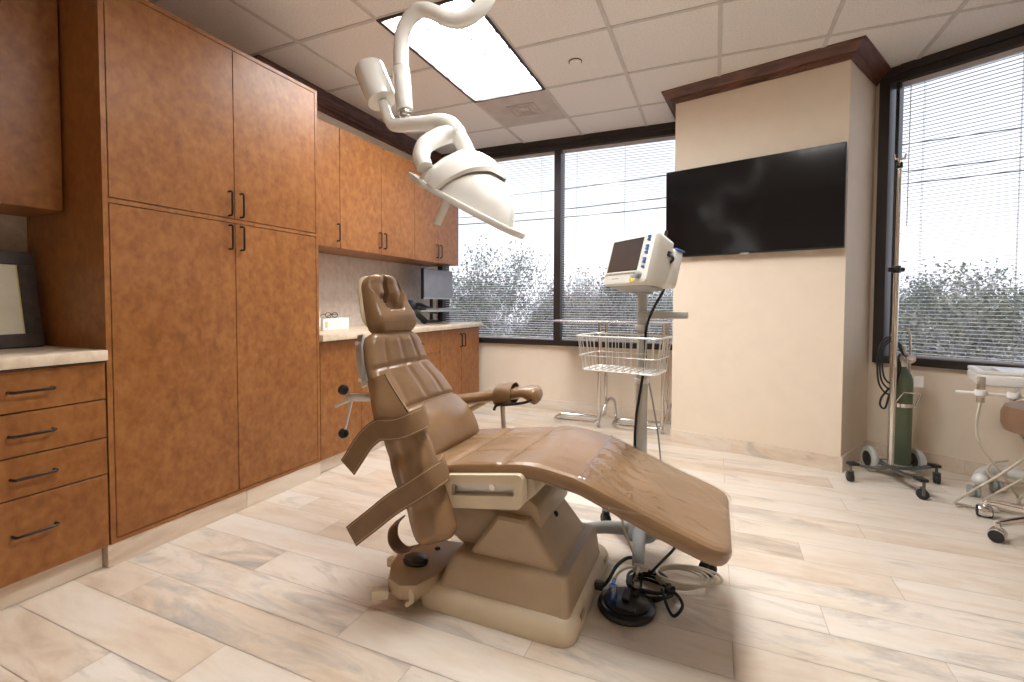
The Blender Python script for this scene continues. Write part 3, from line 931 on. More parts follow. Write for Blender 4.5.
# loose upper flap with its stitched edge
bm = BM(); rings = []
for i in range(13):
    s = -.006 + .21 * i / 12; l = -.05 - .035 * (i / 12); r_ = .036 + .068 * (i / 12) ** 1.2
    row = []
    for q in range(15):
        v = l + (r_ - l) * q / 14
        b = .045 + .020 * math.sin(PI * q / 14) + .016 * math.exp(-((s - .09) / .04) ** 2 - ((v + .01) / .03) ** 2)
        row.append((s, v, b))
    top = [bp(*x) for x in row]; bot = [bp(x[0], x[1], x[2] - .007) for x in row]
    rings.append(top + bot[::-1])
loft(bm, rings, True)
fl = part('arm_flap', bm, 'leather', board)
bm = BM()
tube(bm, [bp(-.006 + .21 * i / 12, .036 + .068 * (i / 12) ** 1.2 - .002, .046) for i in range(13)], .0016, 5)
part('flap_piping', bm, 'gap_black', board)
def strap(P, label):
    """band over the board that continues into a loose tail"""
    bm = BM(); C_ = cr([V(p) for p in P], 6)
    ribbon(bm, C_, [bd] * len(C_), .078, .005)
    st = part('restraint_strap', bm, 'strap_leather', board, label)
    bm = BM()
    for sgn in (-1, 1):
        L_ = []
        for i, c in enumerate(C_):
            a = C_[max(0, i - 1)]; b = C_[min(len(C_) - 1, i + 1)]; T = (b - a).normalized(); W = (bd - T * bd.dot(T)).normalized(); Nn = T.cross(W)
            if Nn.y > 0: Nn = -Nn
            L_.append(c + W * sgn * .032 + Nn * .0034)
        tube(bm, L_, .0008, 4)
    part('stitching', bm, 'stitch', board)
    return st
strap([(-.955, 1.44, .702), (-.93, 1.395, .699), (-.942, 1.348, .690), (-.98, 1.326, .672), (-1.03, 1.325, .660), (-1.08, 1.332, .652), (-1.115, 1.338, .632), (-1.154, 1.338, .596), (-1.191, 1.336, .544), (-1.225, 1.335, .497)], 'upper strap')
strap([(-.868, 1.43, .53), (-.846, 1.385, .526), (-.855, 1.338, .517), (-.88, 1.315, .497), (-.94, 1.315, .455), (-1.0, 1.32, .415), (-1.05, 1.323, .376), (-1.095, 1.325, .338), (-1.15, 1.325, .293), (-1.202, 1.325, .250)], 'lower strap')
bm = BM()
C_ = cr([(-1.04, 1.40, .315), (-1.072, 1.40, .275), (-1.072, 1.40, .228), (-1.035, 1.40, .200), (-.985, 1.40, .212), (-.955, 1.40, .24)], 6)
ribbon(bm, C_, [V((0, 1, 0))] * len(C_), .055, .005)
part('strap_loop', bm, 'strap_leather', board)

# silver rail and control levers on the near side of the back
bm = BM(); ribbon(bm, [(-1.335, 1.54, .965), (-1.33, 1.52, .92), (-1.302, 1.495, .85), (-1.265, 1.478, .77)], [(1, 0, .3)] * 4, .030, .012)
rail = part('back_rail', bm, 'steel', chair)
bm = BM()
for z, x, y in ((.935, -1.333, 1.525), (.795, -1.28, 1.481)): cyl(bm, (x, y, z), (x, y - .016, z), .009, 12)
part('rail_screws', bm, 'chrome', rail)
bm = BM(); cyl(bm, (-1.30, 1.60, .700), (-1.405, 1.54, .703), .017, 16, .003)
shaft = part('lever_shaft', bm, 'steel', chair)
for a, b, kn in (((-1.405, 1.54, .703), (-1.398, 1.54, .703), None), ((-1.392, 1.545, .70), (-1.432, 1.545, .56), (-1.438, 1.545, .545)), ((-1.40, 1.535, .70), (-1.418, 1.53, .724), (-1.422, 1.528, .735)), ((-1.38, 1.54, .70), (-1.458, 1.52, .665), None)):
    bm = BM(); cyl(bm, a, b, .0065 if kn else .008, 10); lv = part('lever', bm, 'steel', shaft)
    if kn:
        bm = BM(); ball(bm, kn, .023); part('lever_knob', bm, 'black_plastic', shaft)

# seat frame: slotted cream side rails and box
def side_rail(y0, y1, label=None):
    bm = BM()
    M = Matrix(((1, 0, 0, -.73), (0, 0, 1, 0), (.146, 1, 0, .457), (0, 0, 0, 1)))   # x along, y up (slightly raked)
    outer = [M @ V((p.x, p.y, 0)) for p in rrect(0, 0, .160, .058, .022, 0)]
    inner = [M @ V((p.x, p.y, 0)) for p in rrect(.012, .006, .118, .020, .006, 0)]
    fr, bk, fi, bi = [], [], [], []
    for L_, y, dst in ((outer, y0, fr), (outer, y1, bk), (inner, y0, fi), (inner, y1, bi)):
        dst += [bm.verts.new((p.x, y, p.z)) for p in L_]
    n = len(fr)
    for i in range(n):
        j = (i + 1) % n
        bm.faces.new((fr[i], fr[j], bk[j], bk[i])); bm.faces.new((fi[i], fi[j], bi[j], bi[i]))
        bm.faces.new((fr[i], fr[j], fi[j], fi[i])); bm.faces.new((bk[i], bk[j], bi[j], bi[i]))
    r = part('side_rail', bm, 'cream_plastic', chair, smooth=30)
    bm = BM(); a, b = (y0, y1) if y0 < y1 else (y1, y0)
    ym_ = y0 * .35 + y1 * .65
    vs = box(bm, -.84, -.605, ym_ - .003, ym_ + .003, .443, .487, M=None)
    for v in bm.verts: v.co.z += .146 * (v.co.x + .73)
    part('rail_plate', bm, 'steel', r, smooth=0)
    bm = BM(); cyl(bm, (-.69, ym_ + .004, .471), (-.69, ym_ - .008, .471), .011, 12); part('rail_screw', bm, 'chrome', r)
    return r
side_rail(1.415, 1.46)
side_rail(2.015, 1.97)
bm = BM(); prism(bm, [(-1.02, .455), (-.56, .525), (-.54, .46), (-.60, .405), (-.88, .365), (-1.0, .40)], 1.475, 1.955, 'y', .012)
part('seat_box', bm, 'cream_plastic', chair)
bm = BM(); prism(bm, [(-.60, .53), (-.36, .50), (-.10, .40), (.0, .355), (-.02, .335), (-.16, .37), (-.40, .445), (-.58, .47)], 1.55, 1.88, 'y', .008)
part('leg_frame', bm, 'grey_plastic', chair)
# lift arms between base and seat box
bm = BM(); prism(bm, [(-.70, .385), (-.58, .425), (-.545, .40), (-.53, .33), (-.70, .30)], 1.50, 1.82, 'y', .012)
part('lift_arm', bm, 'tan_plastic', chair)
bm = BM(); prism(bm, [(-.93, .345), (-.74, .355), (-.66, .32), (-.66, .19), (-.86, .19), (-.955, .25)], 1.53, 1.84, 'y', .025, 3)
part('motor_cover', bm, 'tan_plastic', chair)

# pedestal: cream plinth, tan skirt, tapered tan column cover
def tier(name, rings, mat, bev=.0):
    bm = BM(); loft(bm, rings, True)
    return part(name, bm, mat, chair, smooth=40)
def rr(x0, x1, y0, y1, r, z): return rrect((x0 + x1) / 2, (y0 + y1) / 2, (x1 - x0) / 2, (y1 - y0) / 2, r, z, 7)
plinth = tier('base_plinth', [rr(-.99, -.397, 1.41, 1.998, .06, .001), rr(-.99, -.394, 1.407, 2.0, .06, .045), rr(-.985, -.402, 1.413, 1.992, .06, .066), rr(-.975, -.415, 1.425, 1.975, .05, .078), rr(-.96, -.425, 1.44, 1.955, .05, .082)], 'cream_plastic')
tier('base_skirt', [rr(-.912, -.418, 1.438, 1.915, .025, .078), rr(-.905, -.422, 1.443, 1.91, .025, .10), rr(-.862, -.428, 1.452, 1.885, .025, .19), rr(-.852, -.434, 1.460, 1.875, .03, .201), rr(-.83, -.455, 1.475, 1.85, .03, .206)], 'tan_plastic')
def rr2(x0, x1, y0, y1, r, z): return rr(x0, x1, y0, y1, r, z)
tier('base_column', [rr2(-.80, -.462, 1.477, 1.845, .02, .20), rr2(-.793, -.470, 1.478, 1.84, .02, .215), rr2(-.69, -.558, 1.455, 1.79, .02, .355), rr2(-.68, -.566, 1.462, 1.78, .02, .365)], 'tan_plastic')
bm = BM()
for y, z in ((1.53, .05), (1.90, .05)):
    box(bm, -.3985, -.393, y - .022, y + .022, z - .012, z + .012, .002, 1)
part('plinth_slots', bm, 'tan_plastic', plinth)
bm = BM(); ball(bm, (-.535, 1.66, .315), .012); part('column_button', bm, 'black_plastic', chair)

# foot switch plate at the head end of the plinth
poly = [(-1.105, 1.425), (-1.065, 1.355), (-1.0, 1.335), (-.945, 1.36), (-.915, 1.44), (-.905, 1.66), (-.93, 1.69), (-1.04, 1.675), (-1.13, 1.58), (-1.135, 1.50)]
bm = BM(); prism(bm, poly, .06, .112, 'z', .008, 2)
fp = part('foot_switch', bm, 'tan_plastic', chair)
bm = BM(); prism(bm, [(-1.085, 1.45), (-1.045, 1.385), (-.985, 1.39), (-.955, 1.45), (-.96, 1.62), (-1.03, 1.62), (-1.09, 1.54)], .02, .07, 'z', .004)
part('switch_base', bm, 'tan_plastic', fp)
bm = BM(); lathe(bm, [(.001, .112), (.052, .112), (.056, .120), (.048, .132), (.02, .138), (.001, .138)], 24, Matrix.Translation((-1.035, 1.485, 0)) @ Matrix.Diagonal((.95, .72, 1, 1)))
part('switch_pad', bm, 'black_plastic', fp)
for x, y, d in ((-1.06, 1.355, V((-.75, -.45, 0))), (-1.13, 1.53, V((-1, -.1, 0)))):
    bm = BM(); p = V((x, y, 0)); d = d.normalized(); n_ = V((-d.y, d.x, 0))
    q = [p + n_ * .018, p - n_ * .018, p - n_ * .018 + d * .06, p + n_ * .018 + d * .06]
    prism(bm, [(a.x, a.y) for a in q], .045, .078, 'z', .004)
    part('switch_tab', bm, 'cream_plastic', fp)
bm = BM(); tube(bm, [(-.97, 1.36, .098), (-.955, 1.345, .06), (-.975, 1.345, .045)], .010, 8); part('release_hook', bm, 'cream_plastic', fp)
bm = BM(); ball(bm, (-1.01, 1.60, .114), .012, 12, .5); part('release_button', bm, 'black_plastic', fp)

# clear film draped over the leg rest
def fdisp(s, v):
    return .003 + .0008 * math.sin(7 * v + 21 * s) * math.sin(31 * s) + .0008 * math.sin(9 * v - 9 * s) + .005 * math.exp(-((s - .085) / .045) ** 2) * math.sin(19 * v + 34 * s)
bm = BM()
fpr = cr(sprof, 10); fpr = [p for p in fpr if p.x > -.40] 
Lr = []
ac = [0]
for a, b in zip(fpr, fpr[1:]): ac.append(ac[-1] + (b - a).length)
for i, p in enumerate(fpr):
    T = (fpr[min(i + 1, len(fpr) - 1)] - fpr[max(0, i - 1)]).normalized(); Nn = T.cross(V((0, 1, 0)))
    if Nn.z < 0: Nn = -Nn
    s = ac[i]; L_ = ac[-1]; row = []
    hw_ = .268 - .085 * (1 - math.sqrt(max(0, 1 - max(0, (s - L_ + .085) / .085) ** 2)))
    for q in range(41):
        v = -1 + 2 * q / 40
        drop = .052 * max(0, (abs(v) - .93) / .07) ** 1.5
        row.append(p + V((0, 1, 0)) * (hw_ + .006) * v + Nn * (.004 + fdisp(s, v) * (1 - .6 * abs(v)) - drop))
    Lr.append(row)
R_ = [[bm.verts.new(p) for p in r] for r in Lr]
for a, b in zip(R_, R_[1:]):
    for q in range(40): bm.faces.new((a[q], a[q + 1], b[q + 1], b[q]))
film = solo('plastic_cover', bm, 'plastic_film', 'clear plastic film cover wrapped over the leg rest of the treatment chair', 'plastic cover', smooth=180)
bm = BM(); tube(bm, [p + V((0, 0, .002)) for p in Lr[0][1:-1]], .004, 6); 
part('hem', bm, 'plastic_film', film)
bm = BM(); 
hem2 = [V((-.31, 1.432, .477)), V((-.24, 1.436, .468)), V((-.17, 1.455, .459)), V((-.08, 1.475, .425)), V((-.01, 1.475, .392)), V((.04, 1.47, .37))]
tube(bm, hem2, .0045, 6, 6); part('side_hem', bm, 'plastic_film', film)

# ------------------------------------------------------------------ exam lamp
def lp(px, pz, y=1.75): return V((px, y, pz))
lamp = thing('exam_lamp', 'white ceiling hung exam lamp on a bent arm above the chair', 'exam lamp', (-.80, 1.75, H))
bm = BM(); tube(bm, [lp(-.80, H), lp(-.80, 2.56), lp(-.81, 2.44), lp(-.856, 2.335), lp(-.918, 2.282), lp(-.985, 2.268), lp(-1.05, 2.287), lp(-1.11, 2.326), lp(-1.175, 2.355), lp(-1.237, 2.335), lp(-1.275, 2.285), lp(-1.287, 2.215), lp(-1.288, 2.135)], .032, 16, 6)
part('ceiling_arm', bm, 'lamp_white', lamp)
bm = BM(); lathe(bm, [(.09, H - .04), (.09, H - .001), (.04, H - .05), ][::-1] if False else [(.033, H - .06), (.085, H - .045), (.09, H - .001)], 24, Matrix.Translation((-.80, 1.75, 0))); part('ceiling_flange', bm, 'lamp_white', lamp)
bm = BM(); cyl(bm, lp(-1.288, 2.13), lp(-1.268, 1.945), .037, 20, .004); part('arm_sleeve', bm, 'lamp_white', lamp)
bm = BM(); cyl(bm, lp(-1.268, 1.945), lp(-1.266, 1.918), .026, 16, .004); part('swivel', bm, 'chrome', lamp)
bm = BM(); tube(bm, [lp(-1.385, 2.0), lp(-1.362, 1.935), lp(-1.335, 1.895), lp(-1.30, 1.884), lp(-1.235, 1.878), lp(-1.16, 1.872), lp(-1.085, 1.868), lp(-1.03, 1.845), lp(-.985, 1.78), lp(-.955, 1.72), lp(-.925, 1.665), lp(-.90, 1.63)], [.022, .023, .028, .031, .032, .032, .032, .033, .034, .036, .04, .04], 16, 6)
part('balance_arm', bm, 'lamp_white', lamp)
bm = BM(); cyl(bm, lp(-1.462, 2.165), lp(-1.388, 2.0), .068, 32, .008); part('counterweight', bm, 'lamp_white', lamp)
bm = BM(); tube(bm, [lp(-.985, 1.80), lp(-1.02, 1.81), lp(-1.065, 1.795, 1.72), lp(-1.10, 1.745, 1.66), lp(-1.105, 1.69, 1.635), lp(-1.085, 1.645, 1.63)], [.036, .038, .038, .036, .036, .034], 14, 6)
part('yoke', bm, 'lamp_white', lamp)
# head: plate with a two step dome above it
A0, A1 = lp(-1.228, 1.652), lp(-.718, 1.366)
ax = (A1 - A0).normalized(); L_ = (A1 - A0).length; yv = V((0, 1, 0)); up = ax.cross(yv)
if up.z < 0: up = -up
def hp_(s, y, h): return A0 + ax * (s * L_) + yv * y + up * h
bm = BM(); rings = []
for h, gr in ((-.008, -.006), (-.010, 0), (.006, .003), (.013, 0), (.014, -.01)):
    r = []
    for q in range(56):
        a = 2 * PI * q / 56; c, s_ = math.cos(a), math.sin(a)
        x = .5 + (.5 + gr / L_) * math.copysign(abs(c) ** .85, c); y = (.165 + gr) * math.copysign(abs(s_) ** .75, s_) * (.72 + .28 * min(1, x * 1.6))
        r.append(hp_(x, y, h))
    rings.append(r)
loft(bm, rings, True); part('face_plate', bm, 'lamp_white', lamp)
def interp(tab, x):
    for (a, b), (c, d) in zip(tab, tab[1:]):
        if a <= x <= c:
            t = (x - a) / (c - a); t = t * t * (3 - 2 * t) * .4 + t * .6; return b + (d - b) * t
    return tab[-1][1] if x > tab[-1][0] else tab[0][1]
def dome(tab, wt, s0, s1, n=26, m=28, cut=None):
    bm = BM(); rings = []
    for i in range(n + 1):
        s = s0 + (s1 - s0) * i / n
        h, w = max(.002, interp(tab, s)), max(.004, interp(wt, s)); r = []
        for q in range(m + 1):
            a = PI * q / m
            r.append(hp_(s, w * math.cos(a), .012 + h * math.sin(a) ** .9))
        rings.append(r)
    loft(bm, rings, True); return bm
Hs = [(.08, .0), (.13, .04), (.22, .09), (.28, .145), (.36, .185), (.45, .198), (.55, .197), (.64, .185), (.72, .155), (.80, .115), (.86, .07), (.905, .01)]
Ws = [(.08, .02), (.2, .10), (.35, .14), (.6, .148), (.75, .13), (.86, .08), (.905, .02)]
part('reflector_dome', dome([(a, b * .90) for a, b in Hs], [(a, b * .95) for a, b in Ws], .10, .905, 40), 'lamp_white', lamp)
# collar wrapping the rear of the dome
bm = BM(); rings = []
for i in range(22):
    t = i / 21; r = []
    for q in range(33):
        a = PI * q / 32
        s = (.12 + t * (.30 + .28 * math.sin(a) ** 1.2))
        h, w = interp(Hs, s) * 1.03 + .004, interp(Ws, s) * 1.03 + .003
        if i == 21: h -= .012; w -= .01
        r.append(hp_(s, w * math.cos(a), .012 + h * math.sin(a) ** .9))
    rings.append(r)
loft(bm, rings, False, closed=False); part('dome_collar', bm, 'lamp_white', lamp)
bm = BM(); cyl(bm, hp_(.47, -.10, -.006), hp_(.47, -.10, -.006) + V((-.045, -.01, -.10)), .017, 14, .004); part('grip', bm, 'lamp_white', lamp)
bm = BM(); box(bm, -.5, .5, -.5, .5, -.5, .5)
Mx = Matrix.Translation(hp_(.5, 0, -.011)) @ Matrix((( ax.x, yv.x, up.x, 0), (ax.y, yv.y, up.y, 0), (ax.z, yv.z, up.z, 0), (0, 0, 0, 1))) @ Matrix.Diagonal((.34, .20, .003, 1))
bmesh.ops.transform(bm, matrix=Mx, verts=bm.verts[:]); part('lens', bm, 'pale_grey', lamp)
# ------------------------------------------------------------------ television on the pillar
tv_u = (CB - CA).normalized(); tv_n = pn      # along the pillar face, out of it
def tvp(u, o, z): return CA + tv_u * u + tv_n * o + V((0, 0, z))
def face_M(o): 
    return Matrix(((tv_u.x, tv_n.x, 0, o.x), (tv_u.y, tv_n.y, 0, o.y), (0, 0, 1, o.z), (0, 0, 0, 1)))
TVC = tvp(.531, .055, 1.787)
tv = thing('television', 'large black flat television mounted on the beige pillar', 'television', TVC)
MT = Matrix.Translation(TVC) @ Matrix.Rotation(math.radians(-1.6), 4, 'Z') @ face_M(V((0, 0, 0))) @ Matrix.Rotation(math.radians(-1.3), 4, 'X') @ Matrix.Translation((-.56, -.055, -1.787))
bm = BM(); box(bm, -.018, 1.138, .035, .072, 1.456, 2.118, .006, 2, M=MT); part('back_housing', bm, 'black_plastic', tv)
bm = BM(); box(bm, -.012, 1.132, .0715, .0735, 1.468, 2.112, M=MT); part('screen', bm, 'tv_black', tv, smooth=0)
bm = BM(); box(bm, .525, .585, .060, .075, 1.447, 1.462, .003, 1, M=MT); part('logo_bar', bm, 'logo_grey', tv)
bm = BM(); box(bm, .35, .77, .015, .04, 1.62, 1.95, M=MT); part('wall_bracket', bm, 'black_plastic', tv)

# ------------------------------------------------------------------ vital signs monitor on its rolling stand
PX, PY = -.288, 2.09
st = thing('monitor_stand', 'grey rolling pole stand with wire basket behind the leg rest', 'monitor stand', (PX, PY, 0))
bm = BM(); cyl(bm, (PX, PY, .10), (PX, PY, .80), .026, 24); cyl(bm, (PX, PY, .80), (PX, PY, 1.16), .021, 24)
part('pole', bm, 'pale_grey', st)
bm = BM(); lathe(bm, [(.07, .085), (.075, .10), (.065, .13), (.04, .15), (.03, .19), (.026, .19)], 24, Matrix.Translation((PX, PY, 0))); part('hub', bm, 'grey_plastic', st)
def caster(parent, p, r=.03, w=.022, rz=0., mat='black_rubber', fork='black_plastic', stem=.09):
    M = Matrix.Translation(p) @ Matrix.Rotation(rz, 4, 'Z')
    bm = BM(); 
    box(bm, -.007, .007, -w * .72, -w * .56, r * .8, r * 2.15, M=M); box(bm, -.007, .007, w * .56, w * .72, r * .8, r * 2.15, M=M)
    box(bm, -.010, .012, -w * .72, w * .72, r * 2.05, r * 2.3, .002, 1, M=M)
    cyl(bm, M @ V((.005, 0, r * 2.2)), M @ V((.005, 0, stem)), .008, 10)
    c = part('caster', bm, fork, parent)
    bm = BM(); cyl(bm, M @ V((0, -w * .55, r)), M @ V((0, w * .55, r)), r, 20, .004); part('wheel', bm, mat, c)
    return c
for k in range(5):
    a = -PI / 2 + .12 + 2 * PI * k / 5
    d = V((math.cos(a), math.sin(a), 0)); c = V((PX, PY, 0))
    bm = BM(); tube(bm, [c + d * .04 + V((0, 0, .118)), c + d * .15 + V((0, 0, .125)), c + d * .24 + V((0, 0, .118)), c + d * .275 + V((0, 0, .108)), c + d * .283 + V((0, 0, .085))], [.030, .026, .024, .024, .02], 12, 4)
    part('leg', bm, 'grey_plastic', st)
    caster(st, c + d * .282, .034, .024, a, stem=.10)
bm = BM(); box(bm, PX - .02, PX + .185, PY - .024, PY + .006, 1.036, 1.066, .006, 2); part('side_handle', bm, 'pale_grey', st)
bm = BM(); box(bm, PX - .04, PX + .04, PY - .045, PY + .04, 1.14, 1.165, .006, 2); part('mount_plate', bm, 'grey_plastic', st)
# wire basket
bm = BM(); br = math.radians(-9)
MB = Matrix.Translation((PX - .055, PY - .12, 0)) @ Matrix.Rotation(br, 4, 'Z')
zt, zb = .965, .825
def wire(pts, r=.0026, closed=False): tube(bm, [MB @ V(p) for p in pts], r, 6, closed=closed)
def ring(hx, hy, z, r=.0026): wire([(p.x, p.y, p.z) for p in rrect(0, 0, hx, hy, .025, z, 4)], r, True)
ring(.172, .105, zt, .0045); ring(.163, .098, zb + .06); ring(.152, .09, zb, .0035)
for k in range(11):
    x = -.14 + .028 * k
    for s in (-1, 1): wire([(x * 1.08, s * .104, zt), (x, s * .09, zb)], .002)
    wire([(x, -.09, zb), (x, .09, zb)], .002)
for k in range(5):
    y = -.072 + .036 * k
    for s in (-1, 1): wire([(s * .171, y * 1.1, zt), (s * .152, y, zb)], .0022)
    wire([(-.152, y, zb), (.152, y, zb)], .002)
part('basket', bm, 'basket_white', st)
bm = BM()
for z in (.755, .985): cyl(bm, (PX, PY, z), (PX, PY, z + .022), .031, 20, .003)
part('cable_clip', bm, 'white_plastic', st)

az = math.radians(-43.4); pit = math.radians(15.3)
ms = V((math.cos(az), math.sin(az), 0)); mn = V((ms.y, -ms.x, 0)); mz = V((0, 0, 1))
mup = mz * math.cos(pit) - mn * math.sin(pit); mf = ms.cross(mup).normalized()
if mf.dot(mn) < 0: mf = -mf
SC = V((-.333, 1.98, 1.290))
MM = Matrix(((ms.x, mup.x, mf.x, SC.x), (ms.y, mup.y, mf.y, SC.y), (ms.z, mup.z, mf.z, SC.z), (0, 0, 0, 1)))   # x right, y up, z out of the screen
mo = thing('vital_signs_monitor', 'white patient monitor with dark screen on the pole stand', 'patient monitor', SC + mup * -.13 - mf * .08)
bm = BM()
body = [[V((p.x, p.y, z)) for p in rrect(.022 + ox, -.014, hx, hy, r, 0, 5)] for z, hx, hy, r, ox in ((-.095, .12, .085, .02, 0), (-.09, .128, .093, .02, 0), (-.03, .137, .104, .02, 0), (.004, .142, .108, .022, 0), (.012, .138, .104, .022, 0), (.013, .13, .098, .02, 0))]
body = [[V((p.x, p.y, r_[0].z)) for p in r_] for r_ in body]
for r_, z in zip(body, (-.095, -.09, -.03, .004, .012, .013)):
    for p in r_: p.z = z
loft(bm, [[MM @ p for p in r_] for r_ in body], True); part('housing', bm, 'monitor_plastic', mo)
bm = BM(); box(bm, -.101, .101, -.0685, .0685, .0125, .0150, M=MM); part('screen', bm, 'screen_dark', mo, smooth=0)
bm = BM(); 
for a in ((-.108, .108, .0685, .074), (-.108, .108, -.074, -.0685), (-.108, -.101, -.0685, .0685), (.101, .108, -.0685, .0685)): box(bm, a[0], a[1], a[2], a[3], .012, .0165, M=MM)
part('bezel', bm, 'monitor_plastic', mo, smooth=0)
bm = BM(); cyl(bm, MM @ V((.118, -.088, .012)), MM @ V((.118, -.088, .032)), .016, 20, .003); part('dial', bm, 'grey_plastic', mo)
bm = BM(); box(bm, .066, .092, -.112, -.098, .0125, .0150, .003, 1, M=MM); part('yellow_button', bm, 'yellow_mark', mo)
bm = BM(); box(bm, .068, .090, -.097, -.086, .0125, .0146, .003, 1, M=MM); part('grey_button', bm, 'grey_plastic', mo)
bm = BM(); box(bm, -.055, -.01, -.098, -.094, .0125, .0134, M=MM); part('maker_mark', bm, 'logo_grey', mo, smooth=0)
bm = BM()
for y in (.068, .056, .030, .018, .004, -.022, -.034, -.054):
    box(bm, .119, .138, y - .005, y + .0045, .0128, .0136, .003, 1, M=MM); box(bm, .128, .146 - .006, y - .008, y - .002, .0128, .0137, .002, 1, M=MM)
part('blue_keys', bm, 'blue_mark', mo)
bm = BM(); box(bm, -.03, .150, -.10, .055, -.155, -.088, .018, 3, M=MM); part('rear_module', bm, 'white_plastic', mo)
bm = BM(); box(bm, .130, .153, .050, .057, -.150, -.105, .002, 1, M=MM); part('blue_latch', bm, 'blue_mark', mo)
bm = BM(); box(bm, -.10, .14, -.122, -.112, -.10, -.01, .003, 1, M=MM); part('underside_rail', bm, 'grey_plastic', mo)
bm = BM(); tube(bm, [MM @ V((.10, .08, -.08)), MM @ V((.10, .125, -.08))], .006, 8); part('antenna', bm, 'black_plastic', mo)
bm = BM()
tube(bm, [MM @ V((.158, .02, -.075)), MM @ V((.176, .0, -.08)), V((-.182, 2.0, 1.24)), V((-.192, 2.01, 1.16)), V((-.24, 2.04, 1.07)), V((PX + .02, PY - .03, .985)), V((PX + .018, PY - .03, .86)), V((PX + .005, PY - .033, .76)), V((PX - .018, PY - .03, .60)), V((PX - .024, PY - .02, .40)), V((PX - .025, PY - .018, .25))], .0055, 8, 6)
solo('monitor_cable', bm, 'cable_black', 'black cable running from the patient monitor down its pole', 'cable')
bm = BM(); box(bm, .148, .158, .012, .032, -.084, -.066, .003, 2, M=MM); part('cable_plug', bm, 'black_plastic', mo)
bm = BM(); tube(bm, [(PX + .03, PY, .76), (PX + .05, PY + .005, .66), (PX + .075, PY + .01, .50), (PX + .085, PY + .01, .33), (PX + .07, PY + .02, .2)], .0035, 6, 6)
solo('sensor_lead', bm, 'grey_plastic', 'thin grey lead hanging beside the grey monitor pole', 'cable')

# ------------------------------------------------------------------ two instrument stands by the window
def mayo(x0, label, z0=.0):
    t = thing('instrument_stand', label, 'instrument stand', (x0 + .25, 4.22, 0), 'chrome instrument stands under the window')
    bm = BM(); r = .013; xe = x0 + .43
    tube(bm, [(xe + .012, 4.36, .93), (xe + .012, 4.36, .15), (xe + .004, 4.36, .06), (xe - .05, 4.36, .037), (x0 + .06, 4.36, .034), (x0 + .012, 4.34, .034), (x0, 4.25, .034), (x0 + .012, 4.16, .034), (x0 + .06, 4.14, .034), (xe - .05, 4.14, .037), (xe - .008, 4.14, .06), (xe, 4.14, .15), (xe, 4.14, .93)], r, 10)
    part('tube_frame', bm, 'chrome', t)
    bm = BM(); tube(bm, [(xe, 4.14, .05), (xe + .02, 4.17, .12), (xe + .045, 4.22, .20), (xe + .075, 4.28, .235), (xe + .10, 4.33, .20), (xe + .105, 4.36, .08), (xe + .105, 4.365, .05)], r, 10, 4); part('rear_leg', bm, 'chrome', t)
    for p in ((xe, 4.125, 0), (xe + .105, 4.37, 0)): caster(t, p, .018, .018, 1.2, 'grey_plastic', 'chrome', .05)
    bm = BM(); z = .935
    tube(bm, [(x.x, x.y, z) for x in rrect(x0 + .245, 4.24, .275, .16, .03, z)], .006, 8, closed=True); part('tray_rim', bm, 'chrome', t)
    bm = BM(); box(bm, x0 - .025, x0 + .515, 4.085, 4.395, z - .004, z - .0015, .001, 1); part('tray', bm, 'steel', t)
mayo(-1.365, 'chrome instrument stand below the dark window mullion')
mayo(-.825, 'chrome instrument stand partly behind the monitor stand, beside the pillar')

# ------------------------------------------------------------------ pole stand and oxygen cylinder
IX, IY = 1.022, 3.62
t = thing('drip_stand', 'tall chrome drip pole on four grey feet with black casters', 'drip stand', (IX, IY, 0))
bm = BM(); cyl(bm, (IX, IY, .10), (IX, IY, 1.31), .0155, 16); part('pole', bm, 'chrome', t)
bm = BM(); cyl(bm, (IX, IY, 1.31), (IX, IY, 1.94), .011, 14); part('inner_pole', bm, 'chrome', t)
bm = BM(); cyl(bm, (IX, IY, 1.29), (IX, IY, 1.335), .022, 16, .004); kn = part('collar', bm, 'black_plastic', t)
bm = BM(); cyl(bm, (IX - .045, IY - .01, 1.312), (IX + .04, IY + .01, 1.312), .014, 10, .004); part('collar_knob', bm, 'black_plastic', kn)
bm = BM(); cyl(bm, (IX, IY, 1.93), (IX, IY, 1.965), .016, 14, .003); part('top_cap', bm, 'black_plastic', t)
for s in (-1, 1):
    bm = BM(); tube(bm, [(IX, IY, 1.96), (IX + s * .008, IY, 1.985), (IX + s * .025, IY, 1.99), (IX + s * .03, IY, 2.015)], .006, 8, 3); part('hook', bm, 'chrome', t)
for ex, ey in ((.785, 3.50), (1.09, 3.335), (1.265, 3.67), (.955, 3.85)):
    d = V((ex - IX, ey - IY, 0)); u = d.normalized(); w = V((-u.y, u.x, 0)); c = V((IX, IY, 0))
    ps = [c + V((0, 0, .088)), c + d * .3 + V((0, 0, .078)), c + d * .65 + V((0, 0, .090)), c + d * .9 + V((0, 0, .105))]
    C_ = cr(ps, 5); bm = BM(); ribbon(bm, C_, [w] * len(C_), .042, .008); lg = part('foot', bm, 'grey_leg', t)
    bm = BM(); a = c + d * .84; b = c + d * 1.06
    q = [a + w * .028, a - w * .028, b - w * .022, b + w * .022]; prism(bm, [(p.x, p.y) for p in q], .100, .118, 'z', .006); part('end_cap', bm, 'black_plastic', lg)
    caster(t, c + d, .029, .026, math.atan2(u.y, u.x) + 1.3, 'black_rubber', 'grey_leg', .10)

